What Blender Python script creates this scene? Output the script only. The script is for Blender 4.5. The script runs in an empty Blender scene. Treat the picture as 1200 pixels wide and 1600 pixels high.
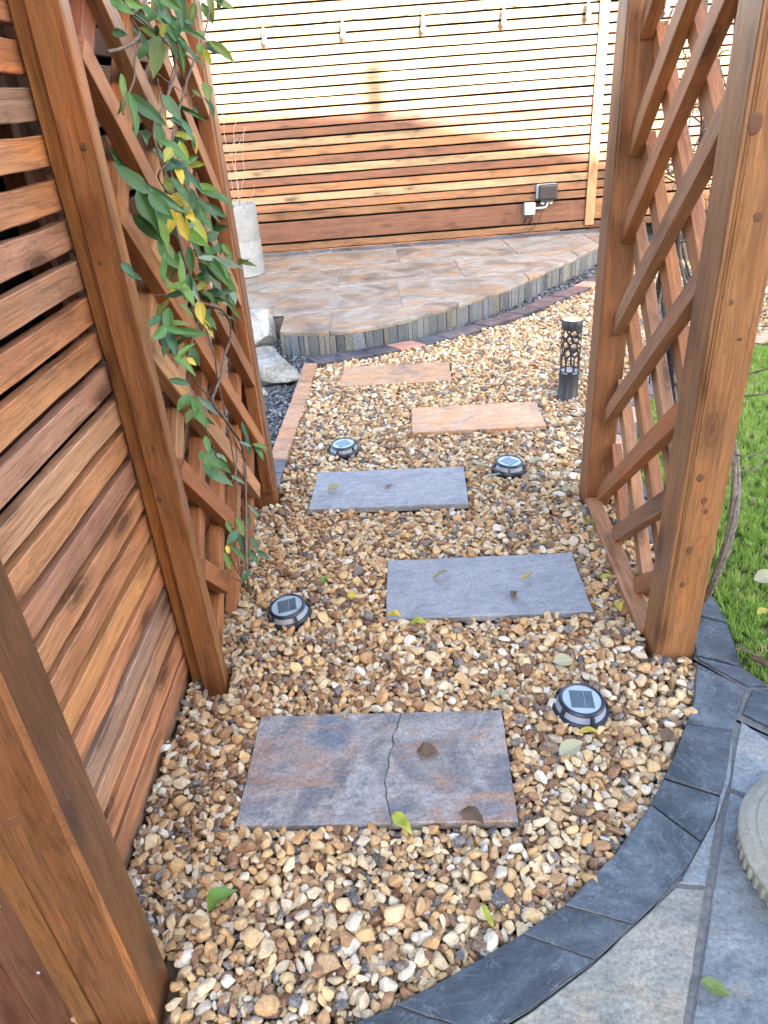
import bpy, bmesh, math, random
import numpy as np
from mathutils import Vector, Matrix, noise as mnoise

random.seed(11)
rng = np.random.default_rng(11)
S = bpy.context.scene
COL = S.collection

# ------------------------------------------------------------------ camera
cam = bpy.data.cameras.new("camera")
camo = bpy.data.objects.new("camera", cam)
COL.objects.link(camo)
cam.sensor_fit = 'VERTICAL'
cam.sensor_height = 24.0
cam.lens = 1110 / 1600 * 24.0
cam.clip_start = 0.05
cam.clip_end = 500
_r = Vector((0.99702, -0.03875, -0.06663)).normalized()
_f = Vector((0.0, 0.8647, -0.5023)).normalized()
_u = _r.cross(_f).normalized()
_r = _f.cross(_u)
camo.matrix_world = Matrix(((_r.x, _u.x, -_f.x, 0), (_r.y, _u.y, -_f.y, 0), (_r.z, _u.z, -_f.z, 1.35), (0, 0, 0, 1)))
S.camera = camo

# ------------------------------------------------------------------ sky, sun, exposure
SUN_AZ = math.radians(22)     # sun stands behind the viewer, this far to the right
SUN_EL = math.radians(22)
W = bpy.data.worlds.new("World")
S.world = W
W.use_nodes = True
nt = W.node_tree
bg = nt.nodes["Background"]
sky = nt.nodes.new("ShaderNodeTexSky")
sky.sky_type = 'NISHITA'
sky.sun_disc = False
sky.sun_elevation = SUN_EL
sky.sun_rotation = math.pi - SUN_AZ
sky.altitude = 50
sky.air_density = 1.0
sky.dust_density = 3.0
sky.ozone_density = 0.5
nt.links.new(sky.outputs[0], bg.inputs[0])
bg.inputs[1].default_value = 0.15
sl = bpy.data.lights.new("sun", 'SUN')
sl.energy = 5.0
sl.angle = math.radians(0.45)
sl.color = (1.0, 0.89, 0.75)
so = bpy.data.objects.new("sun", sl)
COL.objects.link(so)
so.location = (20, -40, 25)
so.rotation_euler = Vector((-math.sin(SUN_AZ) * math.cos(SUN_EL), math.cos(SUN_AZ) * math.cos(SUN_EL), -math.sin(SUN_EL))).to_track_quat('-Z', 'Y').to_euler()
S.view_settings.view_transform = 'Standard'
S.view_settings.look = 'None'
S.view_settings.exposure = 3.32
S.view_settings.gamma = 1.0
S.cycles.denoising_prefilter = 'NONE'

# ------------------------------------------------------------------ helpers
ORG = {}

def tag(o, label=None, cat=None, group=None, kind=None):
    if label: o["label"] = label
    if cat: o["category"] = cat
    if group: o["group"] = group
    if kind: o["kind"] = kind
    return o

def empty(name, loc, label=None, cat=None, group=None, kind=None):
    o = bpy.data.objects.new(name, None)
    o.empty_display_size = 0.05
    COL.objects.link(o)
    o.location = loc
    ORG[o.name] = Matrix.Translation(Vector(loc))
    return tag(o, label, cat, group, kind)

def put(name, me, mat=None, parent=None, M=None, color=None):
    """link mesh as object with world matrix M under parent"""
    o = bpy.data.objects.new(name, me)
    COL.objects.link(o)
    if mat is not None and len(me.materials) == 0:
        me.materials.append(mat)
    M = M if M is not None else Matrix.Identity(4)
    ORG[o.name] = M.copy()
    if parent is not None:
        o.parent = parent
        o.matrix_parent_inverse = Matrix.Identity(4)
        o.matrix_basis = ORG[parent.name].inverted() @ M
    else:
        o.matrix_basis = M
    if color is not None:
        o.color = (color[0], color[1], color[2], 1)
    return o

def mesh(name, v, f, smooth=False):
    me = bpy.data.meshes.new(name)
    me.from_pydata([tuple(p) for p in v], [], f)
    if smooth:
        me.polygons.foreach_set("use_smooth", [True] * len(me.polygons))
    me.update()
    return me

def frame(x, up):
    """matrix whose local X runs along x and local Z near up"""
    x = Vector(x).normalized()
    y = Vector(up).cross(x).normalized()
    z = x.cross(y)
    return Matrix(((x.x, y.x, z.x, 0), (x.y, y.y, z.y, 0), (x.z, y.z, z.z, 0), (0, 0, 0, 1)))

def bar_mesh(L, wy, wz, ch=0.002, wob=0.0006, seg=None, rnd=0, grooves=()):
    """timber: length along X, wy x wz section with eased edges and a slight wobble"""
    seg = seg or max(2, int(L / 0.18))
    a, b = wy / 2, wz / 2
    if rnd:
        ring = []
        for cx, cy, a0 in ((1, 1, 0), (-1, 1, 90), (-1, -1, 180), (1, -1, 270)):
            for k in range(rnd + 1):
                t = math.radians(a0 + 90 * k / rnd)
                ring.append((cx * (a - ch) + ch * math.cos(t), cy * (b - ch) + ch * math.sin(t)))
    else:
        ring = [(a, -b + ch), (a, b - ch), (a - ch, b), (-a + ch, b), (-a, b - ch), (-a, -b + ch), (-a + ch, -b), (a - ch, -b)]
    if grooves:  # notches cut into the -Z face, given as offsets along y (from high y to low y)
        k0 = next(i for i in range(len(ring)) if ring[i][1] < -b + 1e-6)
        extra = []
        for gy in sorted(grooves):
            extra += [(gy - .0022, -b), (gy - .0008, -b + .003), (gy + .0008, -b + .003), (gy + .0022, -b)]
        i0 = max(i for i in range(len(ring)) if ring[i][1] < -b + 1e-6 and ring[i][0] < 0)
        ring = ring[:i0 + 1] + extra + ring[i0 + 1:]
    n = len(ring)
    v = []
    for i in range(seg + 1):
        x = -L / 2 + L * i / seg
        dy, dz = random.gauss(0, wob), random.gauss(0, wob)
        for (y, z) in ring:
            v.append((x, y + dy + random.gauss(0, wob * .4), z + dz + random.gauss(0, wob * .4)))
    f = []
    for i in range(seg):
        for k in range(n):
            p = i * n + k; q = i * n + (k + 1) % n
            f.append((p, q, q + n, p + n))
    f.append(tuple(range(n))[::-1])
    f.append(tuple(range(seg * n, seg * n + n)))
    return mesh("timber", v, f)

def bar(name, p0, p1, wy, wz, mat, parent, color, up=(0, 0, 1), **k):
    p0, p1 = Vector(p0), Vector(p1)
    me = bar_mesh((p1 - p0).length, wy, wz, **k)
    M = Matrix.Translation((p0 + p1) / 2) @ frame(p1 - p0, up)
    return put(name, me, mat, parent, M, color)

def catmull(pts, n=6):
    P = [Vector(p) for p in pts]
    P = [P[0] * 2 - P[1]] + P + [P[-1] * 2 - P[-2]]
    out = []
    for i in range(1, len(P) - 2):
        for k in range(n):
            t = k / n
            a, b, c, d = P[i - 1], P[i], P[i + 1], P[i + 2]
            out.append(0.5 * ((2 * b) + (c - a) * t + (2 * a - 5 * b + 4 * c - d) * t * t + (3 * b - a - 3 * c + d) * t ** 3))
    out.append(P[-2])
    return out

def tube_data(pts, r0, r1=None, sides=7, n=6, rough=0.12, v0=0):
    r1 = r0 if r1 is None else r1
    path = catmull(pts, n) if n > 1 else [Vector(p) for p in pts]
    v, f = [], []
    up = Vector((0.3, 0.2, 0.9))
    N = len(path)
    for i, p in enumerate(path):
        t = (path[min(i + 1, N - 1)] - path[max(i - 1, 0)]).normalized()
        a = t.cross(up)
        if a.length < 1e-4: a = t.orthogonal()
        a.normalize(); b = t.cross(a)
        up = b * -1 if b.dot(up) < 0 else b
        a = t.cross(up).normalized()
        r = r0 + (r1 - r0) * i / max(1, N - 1)
        r *= 1 + random.gauss(0, rough * .5)
        for k in range(sides):
            th = 2 * math.pi * k / sides
            q = r * (1 + random.gauss(0, rough * .5))
            v.append(p + a * (q * math.cos(th)) + up * (q * math.sin(th)))
    for i in range(N - 1):
        for k in range(sides):
            p = i * sides + k + v0; q = i * sides + (k + 1) % sides + v0
            f.append((p, q, q + sides, p + sides))
    f.append(tuple(v0 + k for k in range(sides))[::-1])
    f.append(tuple(v0 + (N - 1) * sides + k for k in range(sides)))
    return v, f

def tube(name, pts, r0, r1, mat, parent=None, **k):
    v, f = tube_data(pts, r0, r1, **k)
    if parent is not None:
        o = ORG[parent.name].translation
        v = [p - o for p in v]
        return put(name, mesh(name, v, f, True), mat, parent, Matrix.Translation(o))
    return put(name, mesh(name, v, f, True), mat)

def lathe(profile, n=48, closed=False):
    v, f = [], []
    for (r, z) in profile:
        for k in range(n):
            t = 2 * math.pi * k / n
            v.append((r * math.cos(t), r * math.sin(t), z))
    m = len(profile)
    for i in range(m - 1):
        for k in range(n):
            p = i * n + k; q = i * n + (k + 1) % n
            f.append((p, q, q + n, p + n))
    if closed:
        f.append(tuple(range(n))[::-1])
        f.append(tuple(range((m - 1) * n, m * n)))
    return v, f

def lathe_mesh(name, profile, n=48, closed=True, smooth=True):
    v, f = lathe(profile, n, closed)
    me = mesh(name, v, f, smooth)
    if smooth:
        me.set_sharp_from_angle(angle=math.radians(38))
    return me

def area2(poly):
    return sum(poly[i][0] * poly[(i + 1) % len(poly)][1] - poly[(i + 1) % len(poly)][0] * poly[i][1] for i in range(len(poly)))

def inset(poly, d):
    """shrink a counter-clockwise polygon by d"""
    n = len(poly); out = []
    for i in range(n):
        p0, p, p1 = Vector(poly[i - 1][:2]), Vector(poly[i][:2]), Vector(poly[(i + 1) % n][:2])
        e0, e1 = (p - p0), (p1 - p)
        if e0.length < 1e-7 or e1.length < 1e-7:
            out.append((p.x, p.y)); continue
        e0.normalize(); e1.normalize()
        n0, n1 = Vector((-e0.y, e0.x)), Vector((-e1.y, e1.x))
        b = n0 + n1
        if b.length < 1e-4: b = n0
        b.normalize()
        m = d / max(0.45, b.dot(n0))
        out.append((p.x + b.x * m, p.y + b.y * m))
    return out

def clip_rect(poly, x0, y0, x1, y1):
    def cl(P, inside, cut):
        out = []
        for i in range(len(P)):
            a, b = P[i - 1], P[i]
            ia, ib = inside(a), inside(b)
            if ib:
                if not ia: out.append(cut(a, b))
                out.append(b)
            elif ia: out.append(cut(a, b))
        return out
    def cx(X): return lambda a, b: (X, a[1] + (b[1] - a[1]) * (X - a[0]) / (b[0] - a[0]))
    def cy(Y): return lambda a, b: (a[0] + (b[0] - a[0]) * (Y - a[1]) / (b[1] - a[1]), Y)
    for ins, cu in ((lambda p: p[0] >= x0, cx(x0)), (lambda p: p[0] <= x1, cx(x1)), (lambda p: p[1] >= y0, cy(y0)), (lambda p: p[1] <= y1, cy(y1))):
        if not poly: return []
        poly = cl(poly, ins, cu)
    return poly

def densify(poly, step, jit):
    out = []
    n = len(poly)
    for i in range(n):
        a, b = Vector(poly[i]), Vector(poly[(i + 1) % n])
        m = max(1, int((b - a).length / step))
        t = (b - a).normalized() if (b - a).length > 1e-6 else Vector((1, 0))
        nn = Vector((-t.y, t.x))
        for k in range(m):
            p = a.lerp(b, k / m)
            j = 0 if k == 0 else random.gauss(0, jit)
            out.append((p.x + nn.x * j, p.y + nn.y * j))
    return out

def slab_mesh(poly, z0, z1, bev=0.003, jit=0.0, step=0.03, riven=0.0):
    """stone piece from a plan outline, local to its centroid; the top is a fine skin so it can be uneven"""
    if area2(poly) < 0: poly = poly[::-1]
    if jit: poly = densify(poly, step, jit)
    cx = sum(p[0] for p in poly) / len(poly); cy = sum(p[1] for p in poly) / len(poly)
    n = len(poly)
    top = inset(poly, bev)
    v = [(p[0] - cx, p[1] - cy, z0) for p in poly] + [(p[0] - cx, p[1] - cy, z1 - bev) for p in poly] + [(p[0] - cx, p[1] - cy, z1) for p in top]
    f = [tuple(range(n))[::-1]]
    for r in range(2):
        for k in range(n):
            p = r * n + k; q = r * n + (k + 1) % n
            f.append((p, q, q + n, p + n))
    f.append(tuple(range(2 * n, 3 * n)))
    me = mesh("stone_piece", v, f)
    if riven:
        bm = bmesh.new(); bm.from_mesh(me)
        tf = [fc for fc in bm.faces if fc.normal.z > .99 and min(vv.co.z for vv in fc.verts) > z1 - bev * .5]
        r = bmesh.ops.triangulate(bm, faces=tf)
        for _ in range(3):
            ed = [e for e in bm.edges if all(vv.co.z > z1 - 1e-5 for vv in e.verts) and e.calc_length() > 0.03]
            if not ed: break
            bmesh.ops.subdivide_edges(bm, edges=ed, cuts=1)
            bmesh.ops.triangulate(bm, faces=[fc for fc in bm.faces if len(fc.verts) > 4])
        off = Vector((random.uniform(0, 50), random.uniform(0, 50), 0))
        for vv in bm.verts:
            if vv.co.z > z1 - 1e-5:
                q = vv.co + off
                h = mnoise.fractal(q * 7, 1.0, 2.0, 4) * riven
                vv.co.z += h
        bm.to_mesh(me); bm.free()
    return me, (cx, cy)

def slab(name, poly, z0, z1, mat, parent=None, color=None, **k):
    me, (cx, cy) = slab_mesh(poly, z0, z1, **k)
    return put(name, me, mat, parent, Matrix.Translation((cx, cy, 0)), color)

def box_mesh(sx, sy, sz, bev=0.002, seg=2):
    bm = bmesh.new()
    bmesh.ops.create_cube(bm, size=1.0)
    for v in bm.verts: v.co = Vector((v.co.x * sx, v.co.y * sy, v.co.z * sz))
    bmesh.ops.bevel(bm, geom=bm.edges[:], offset=bev, segments=seg, profile=.5, affect='EDGES')
    me = bpy.data.meshes.new("box_piece"); bm.to_mesh(me); bm.free()
    return me

def in_poly(px, py, poly):
    inside = np.zeros(px.shape, bool)
    n = len(poly)
    for i in range(n):
        x0, y0 = poly[i]; x1, y1 = poly[(i + 1) % n]
        c = ((y0 > py) != (y1 > py)) & (px < (x1 - x0) * (py - y0) / ((y1 - y0) + 1e-12) + x0)
        inside ^= c
    return inside

# ------------------------------------------------------------------ materials
class NT:
    def __init__(s, name):
        s.m = bpy.data.materials.new(name); s.m.use_nodes = True
        s.t = s.m.node_tree; s.b = s.t.nodes["Principled BSDF"]
    def n(s, typ, **k):
        nd = s.t.nodes.new(typ)
        for a, v in k.items(): setattr(nd, a, v)
        return nd
    def l(s, a, b): s.t.links.new(a, b)
    def val(s, sock, v):
        if hasattr(v, 'is_linked') or isinstance(v, bpy.types.NodeSocket): s.l(v, sock)
        else: sock.default_value = v
    def math(s, op, a, b=0.0, clamp=False):
        nd = s.n("ShaderNodeMath", operation=op, use_clamp=clamp); s.val(nd.inputs[0], a); s.val(nd.inputs[1], b); return nd.outputs[0]
    def mapping(s, vec, scale, loc=(0, 0, 0), rot=(0, 0, 0)):
        nd = s.n("ShaderNodeMapping"); s.l(vec, nd.inputs[0]); nd.inputs[1].default_value = loc; nd.inputs[2].default_value = rot; nd.inputs[3].default_value = scale; return nd.outputs[0]
    def noise(s, vec, scale, detail=3, rough=.55, dist=0.0, out=0):
        nd = s.n("ShaderNodeTexNoise"); s.l(vec, nd.inputs["Vector"]); nd.inputs["Scale"].default_value = scale; nd.inputs["Detail"].default_value = detail
        nd.inputs["Roughness"].default_value = rough; nd.inputs["Distortion"].default_value = dist; return nd.outputs[out]
    def vor(s, vec, scale, feature='F1', rnd=1.0, out=0):
        nd = s.n("ShaderNodeTexVoronoi", feature=feature); s.l(vec, nd.inputs["Vector"]); nd.inputs["Scale"].default_value = scale; nd.inputs["Randomness"].default_value = rnd; return nd.outputs[out]
    def ramp(s, fac, stops, interp='LINEAR'):
        nd = s.n("ShaderNodeValToRGB"); cr = nd.color_ramp; cr.interpolation = interp
        while len(cr.elements) < len(stops): cr.elements.new(0.5)
        for e, (p, c) in zip(cr.elements, stops):
            e.position = p; e.color = (c, c, c, 1) if isinstance(c, (int, float)) else (c[0], c[1], c[2], 1)
        s.val(nd.inputs[0], fac); return nd.outputs[0]
    def mix(s, fac, a, b, mode='MIX'):
        nd = s.n("ShaderNodeMix", data_type='RGBA', blend_type=mode); s.val(nd.inputs[0], fac)
        for i, x in ((6, a), (7, b)):
            if isinstance(x, tuple): nd.inputs[i].default_value = (x[0], x[1], x[2], 1)
            else: s.l(x, nd.inputs[i])
        return nd.outputs[2]
    def bump(s, h, strength, dist=0.01, prev=None):
        nd = s.n("ShaderNodeBump"); nd.inputs["Strength"].default_value = strength; nd.inputs["Distance"].default_value = dist; s.l(h, nd.inputs["Height"])
        if prev is not None: s.l(prev, nd.inputs["Normal"])
        return nd.outputs[0]
    def coord(s, spread=40.0, world=False):
        """local coordinates shifted by a random amount for each object"""
        if world:
            g = s.n("ShaderNodeNewGeometry"); return g.outputs["Position"]
        tc = s.n("ShaderNodeTexCoord"); oi = s.n("ShaderNodeObjectInfo")
        cb = s.n("ShaderNodeCombineXYZ"); r = oi.outputs["Random"]
        s.l(s.math('MULTIPLY', r, spread), cb.inputs[0]); s.l(s.math('MULTIPLY', r, spread * 1.7), cb.inputs[1]); s.l(s.math('MULTIPLY', r, spread * 2.3), cb.inputs[2])
        ad = s.n("ShaderNodeVectorMath", operation='ADD'); s.l(tc.outputs["Object"], ad.inputs[0]); s.l(cb.outputs[0], ad.inputs[1])
        return ad.outputs[0]
    def fin(s, col, rough, normal=None, spec=.5, metal=0.0):
        s.val(s.b.inputs["Base Color"], col if not isinstance(col, tuple) else (*col[:3], 1)); s.val(s.b.inputs["Roughness"], rough)
        s.b.inputs["Specular IOR Level"].default_value = spec; s.b.inputs["Metallic"].default_value = metal
        if normal is not None: s.l(normal, s.b.inputs["Normal"])
        return s.m

def wood_material(name="stained_timber", rough=.5, tint=None):
    k = NT(name)
    v = k.coord()
    oc = k.n("ShaderNodeObjectInfo").outputs["Color"]
    if tint: oc = k.mix(1.0, oc, tint, 'MULTIPLY')
    warp = k.noise(k.mapping(v, (2.2, 9, 9)), 1.0, 2, .5)
    wv = k.n("ShaderNodeVectorMath", operation='MULTIPLY_ADD'); k.l(k.mapping(v, (.8, 22, 22)), wv.inputs[0]); wv.inputs[1].default_value = (1, 1, 1)
    cbn = k.n("ShaderNodeCombineXYZ"); k.l(k.math('MULTIPLY', warp, .6), cbn.inputs[0]); k.l(k.math('MULTIPLY', warp, 2.2), cbn.inputs[1]); k.l(k.math('MULTIPLY', warp, 2.2), cbn.inputs[2])
    k.l(cbn.outputs[0], wv.inputs[2])
    grain = k.noise(wv.outputs[0], 1.6, 5, .62, .4)
    fibre = k.noise(k.mapping(v, (7, 260, 260)), 1.0, 2, .6)
    vd = k.vor(k.mapping(v, (3.4, 10, 10)), 1.0)
    knot = k.ramp(vd, [(0.0, 1.0), (.11, .95), (.14, .45), (.17, .7), (.20, .3), (.34, 0.0)])
    stain = k.noise(k.mapping(v, (2.5, 7, 7)), 1.3, 3, .6)
    g = k.ramp(grain, [(.22, .52), (.42, .87), (.58, 1.04), (.8, 1.28)])
    c = k.mix(1.0, oc, g, 'MULTIPLY')
    fb = k.ramp(fibre, [(.3, .78), (.7, 1.14)])
    c = k.mix(1.0, c, fb, 'MULTIPLY')
    ringw = k.math('SINE', k.math('MULTIPLY', grain, 62.0))
    c = k.mix(1.0, c, k.ramp(ringw, [(.0, 1.05), (.35, 1.0), (.72, .93), (.95, .76)]), 'MULTIPLY')
    streak = k.noise(k.mapping(v, (3.2, 95, 95)), 1.0, 3, .7, .3)
    c = k.mix(1.0, c, k.ramp(streak, [(.30, .70), (.42, .96), (.6, 1.03), (.75, 1.14)]), 'MULTIPLY')
    st = k.ramp(stain, [(.28, (.48, .42, .40)), (.43, (.90, .88, .90)), (.56, (1, 1, 1)), (.74, (1.28, 1.02, .68))])
    c = k.mix(.85, c, st, 'MULTIPLY')
    c = k.mix(k.math('MULTIPLY', knot, .8), c, (.045, .018, .009))
    wear = k.ramp(k.noise(k.mapping(v, (9, 30, 30)), 2.0, 4, .7), [(.66, 0.0), (.74, .55)])
    c = k.mix(k.math('MULTIPLY', wear, .35), c, (.30, .24, .19))
    r = k.ramp(stain, [(.3, rough - .1), (.7, rough + .14)])
    b1 = k.bump(streak, .30, .0025)
    b2 = k.bump(fibre, .30, .0012, b1)
    return k.fin(c, r, b2, .42)

def stone_material(name, cols, rust=None, rust_lo=.5, rust_hi=.62, scale=5.0, rough=(.38, .6), bump=.5, tint=True, fine=.35, spec=.5, vein=None, midc=1.0):
    k = NT(name)
    v = k.coord()
    oc = k.n("ShaderNodeObjectInfo").outputs["Color"]
    big = k.noise(v, scale, 5, .6, .9)
    c = k.ramp(big, [(.32, cols[0]), (.46, cols[1]), (.57, cols[2]), (.7, cols[3] if len(cols) > 3 else cols[1])])
    if rust:
        rn = k.noise(k.mapping(v, (1, 2.0, 1), (7, 3, 1)), scale * .62, 6, .62, 1.4)
        rm = k.ramp(rn, [(rust_lo, 0.0), (rust_hi, 1.0)])
        c = k.mix(k.math('MULTIPLY', rm, .85), c, rust)
    if vein:
        vn = k.noise(k.mapping(v, (1, 1, 1), (3, 9, 2)), scale * .9, 5, .7, 2.0)
        vm = k.ramp(vn, [(.485, 0.0), (.5, 1.0), (.515, 0.0)])
        c = k.mix(k.math('MULTIPLY', vm, .6), c, vein)
    fn = k.noise(v, 130, 5, .75)
    c = k.mix(1.0, c, k.ramp(fn, [(.30, 1 - fine * 1.3), (.48, 1.0), (.70, 1 + fine * 1.3)]), 'MULTIPLY')
    mid = k.noise(k.mapping(v, (1, 2.6, 1), (11, 4, 6)), scale * 3.6, 7, .74, .5)
    c = k.mix(1.0, c, k.ramp(mid, [(.30, 1 - .45 * midc), (.44, 1 - .08 * midc), (.56, 1 + .05 * midc), (.72, 1 + .35 * midc)]), 'MULTIPLY')
    if tint: c = k.mix(1.0, c, oc, 'MULTIPLY')
    # riven relief: terraces of a warped noise plus fine grit
    rv = k.noise(k.mapping(v, (1, 1.5, 1)), scale * 2.2, 7, .58, .7)
    st = k.ramp(rv, [(.30, 0.0), (.38, .22), (.42, .27), (.47, .5), (.53, .56), (.58, .8), (.7, 1.0)])
    b1 = k.bump(st, bump, .006)
    b2 = k.bump(fn, .3, .0015, b1)
    r = k.ramp(k.noise(v, scale * 3, 4, .6), [(.3, rough[0]), (.7, rough[1])])
    return k.fin(c, r, b2, spec)

def plain(name, col, rough=.5, spec=.5, metal=0.0, var=.12, nscale=30, bump=0.0):
    k = NT(name)
    v = k.coord()
    n = k.noise(v, nscale, 4, .6)
    c = k.mix(1.0, (*col,), k.ramp(n, [(.3, 1 - var), (.7, 1 + var)]), 'MULTIPLY')
    nn = k.bump(n, bump, .003) if bump else None
    return k.fin(c, rough, nn, spec, metal)

WOOD = wood_material()
WOODM = wood_material("satin_timber", .42)
WOODH = wood_material("highlit_arris", .6, (1.75, 1.75, 1.65))  # paler timber that paints the highlight on the corner post's ridge
SLATE = stone_material("blue_slate", [(.018, .022, .026), (.034, .041, .048), (.054, .064, .073), (.095, .108, .118)], scale=6, rough=(.32, .55), bump=.6, fine=.26, vein=(.13, .145, .155))
RIVEN = stone_material("multicolour_slab", [(.07, .067, .064), (.145, .128, .108), (.225, .208, .182), (.11, .11, .11)], rust=(.22, .13, .068), rust_lo=.49, rust_hi=.64, scale=2.9, rough=(.34, .6), bump=.55)
CRACKED = stone_material("rusty_slab", [(.085, .095, .112), (.145, .142, .145), (.24, .228, .22), (.115, .132, .158)], rust=(.25, .15, .098), rust_lo=.52, rust_hi=.66, scale=5.5, rough=(.45, .7), bump=.5)
BLUESLAB = stone_material("bluegrey_slab", [(.15, .163, .183), (.185, .198, .216), (.22, .23, .243), (.168, .18, .196)], scale=7, rough=(.42, .6), bump=.22, fine=.28)
COPPER_GLOW = stone_material("copper_glow_slab", [(.20, .15, .12), (.34, .22, .14), (.40, .255, .155), (.25, .20, .165)], rust=(.42, .22, .11), scale=4, rough=(.24, .38), bump=.7, fine=.2)  # orange base colour includes the glow reflected from the sunlit fence
PATIO = stone_material("patio_slab", [(.105, .118, .122), (.145, .153, .15), (.19, .19, .178), (.13, .14, .145)], rust=(.21, .17, .122), rust_lo=.53, rust_hi=.7, scale=4.5, rough=(.4, .62), bump=.5)
RISER = stone_material("riser_slate", [(.04, .05, .062), (.07, .082, .096), (.115, .125, .135), (.06, .072, .085)], rust=(.16, .115, .07), rust_lo=.58, rust_hi=.68, scale=9, rough=(.45, .7), bump=.6)
ROCK = stone_material("boulder_stone", [(.09, .09, .09), (.17, .168, .16), (.25, .245, .235), (.13, .13, .125)], scale=9, rough=(.6, .85), bump=.8, fine=.3)
CAST = stone_material("cast_stone", [(.19, .175, .135), (.235, .22, .172), (.27, .25, .20), (.21, .20, .16)], scale=7, rough=(.7, .9), bump=.10, fine=.16, spec=.3, midc=.3)
CONCRETE = stone_material("pale_concrete", [(.13, .142, .152), (.16, .172, .18), (.185, .196, .202), (.145, .157, .165)], scale=8, rough=(.6, .85), bump=.08, fine=.10, spec=.3, midc=.22)
MORTAR = plain("mortar", (.13, .125, .118), .9, .2, var=.3, nscale=80, bump=.3)
SOIL = plain("soil", (.06, .045, .032), .95, .1, var=.4, nscale=14, bump=.5)
BEDDING = plain("gravel_bedding", (.13, .09, .055), .95, .1, var=.5, nscale=70, bump=.5)
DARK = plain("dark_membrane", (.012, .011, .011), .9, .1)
NAVY = plain("navy_plastic", (.012, .017, .032), .38, .5, var=.2, nscale=60)
BLACKP = plain("charcoal_metal", (.022, .024, .032), .42, .5, var=.15, nscale=50)
GREYP = plain("grey_plastic", (.30, .335, .36), .45, .5, var=.05)
SOCK = plain("dark_grey_plastic", (.022, .021, .024), .4, .5, var=.1)
CABLE = plain("black_cable", (.012, .012, .013), .5, .4)
LCABLE = plain("pale_cable", (.25, .22, .19), .5, .4)
FROST = plain("frosted_diffuser", (.23, .255, .31), .4, .5, var=.05)
LENS = plain("lens", (.30, .37, .41), .12, .6, var=.06)
PANEL = plain("solar_cell", (.07, .105, .135), .10, .7, var=.2, nscale=40)
BARK = plain("climber_bark", (.14, .10, .075), .8, .25, var=.45, nscale=90, bump=.6)
BARE = plain("weathered_bark", (.17, .145, .12), .85, .2, var=.5, nscale=70, bump=.7)
DARKBARK = plain("dark_bark", (.03, .027, .026), .8, .25, var=.5, nscale=60, bump=.7)

def leaf_material(name, col, back, rough=.45):
    k = NT(name)
    v = k.coord(9)
    tc = k.n("ShaderNodeTexCoord")
    sx = k.n("ShaderNodeSeparateXYZ"); k.l(tc.outputs["Object"], sx.inputs[0])
    ay = k.math('ABSOLUTE', sx.outputs[1])
    mid = k.ramp(k.math('MULTIPLY', ay, 26), [(0.25, 1.0), (1.0, 0.0)])
    vw = k.math('SINE', k.math('MULTIPLY', k.math('SUBTRACT', sx.outputs[0], k.math('MULTIPLY', ay, .8)), 52.0))
    vein = k.ramp(vw, [(.78, 0.0), (.97, 1.0)])
    n = k.noise(v, 60, 4, .65)
    c = k.ramp(n, [(.3, tuple(x * .72 for x in col)), (.55, col), (.8, tuple(min(1, x * 1.3) for x in col))])
    oc = k.n("ShaderNodeObjectInfo").outputs["Color"]
    c = k.mix(1.0, c, oc, 'MULTIPLY')
    c = k.mix(k.math('MULTIPLY', mid, .4), c, tuple(min(1, x * 1.6 + .03) for x in col))
    c = k.mix(k.math('MULTIPLY', vein, .22), c, tuple(min(1, x * 1.7 + .02) for x in col))
    gm = k.n("ShaderNodeNewGeometry")
    c = k.mix(k.math('MULTIPLY', gm.outputs["Backfacing"], .7), c, back)
    k.fin(c, rough, k.bump(n, .25, .001), .45)
    tr = k.n("ShaderNodeBsdfTranslucent"); k.l(c, tr.inputs[0])
    mx = k.n("ShaderNodeMixShader"); mx.inputs[0].default_value = .22
    out = k.t.nodes["Material Output"]
    k.l(k.b.outputs[0], mx.inputs[1]); k.l(tr.outputs[0], mx.inputs[2]); k.l(mx.outputs[0], out.inputs[0])
    return k.m
LEAFM = {'g': leaf_material("green_leaf", (.06, .155, .035), (.13, .19, .11)), 'd': leaf_material("dark_leaf", (.035, .105, .032), (.11, .17, .10)),
         'b': leaf_material("bluegreen_leaf", (.062, .15, .068), (.19, .26, .19)), 'c': leaf_material("pale_leaf", (.19, .27, .19), (.25, .31, .26)),
         'o': leaf_material("olive_leaf", (.12, .165, .035), (.17, .2, .08)), 'L': leaf_material("bright_leaf", (.13, .25, .045), (.2, .28, .1)),
         'y': leaf_material("lime_leaf", (.34, .36, .05), (.36, .37, .1)), 'Y': leaf_material("yellow_leaf", (.52, .41, .05), (.5, .42, .12)),
         'n': leaf_material("brown_leaf", (.13, .08, .045), (.16, .11, .07), .7), 's': leaf_material("silver_leaf", (.34, .33, .21), (.33, .31, .22), .6)}

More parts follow.
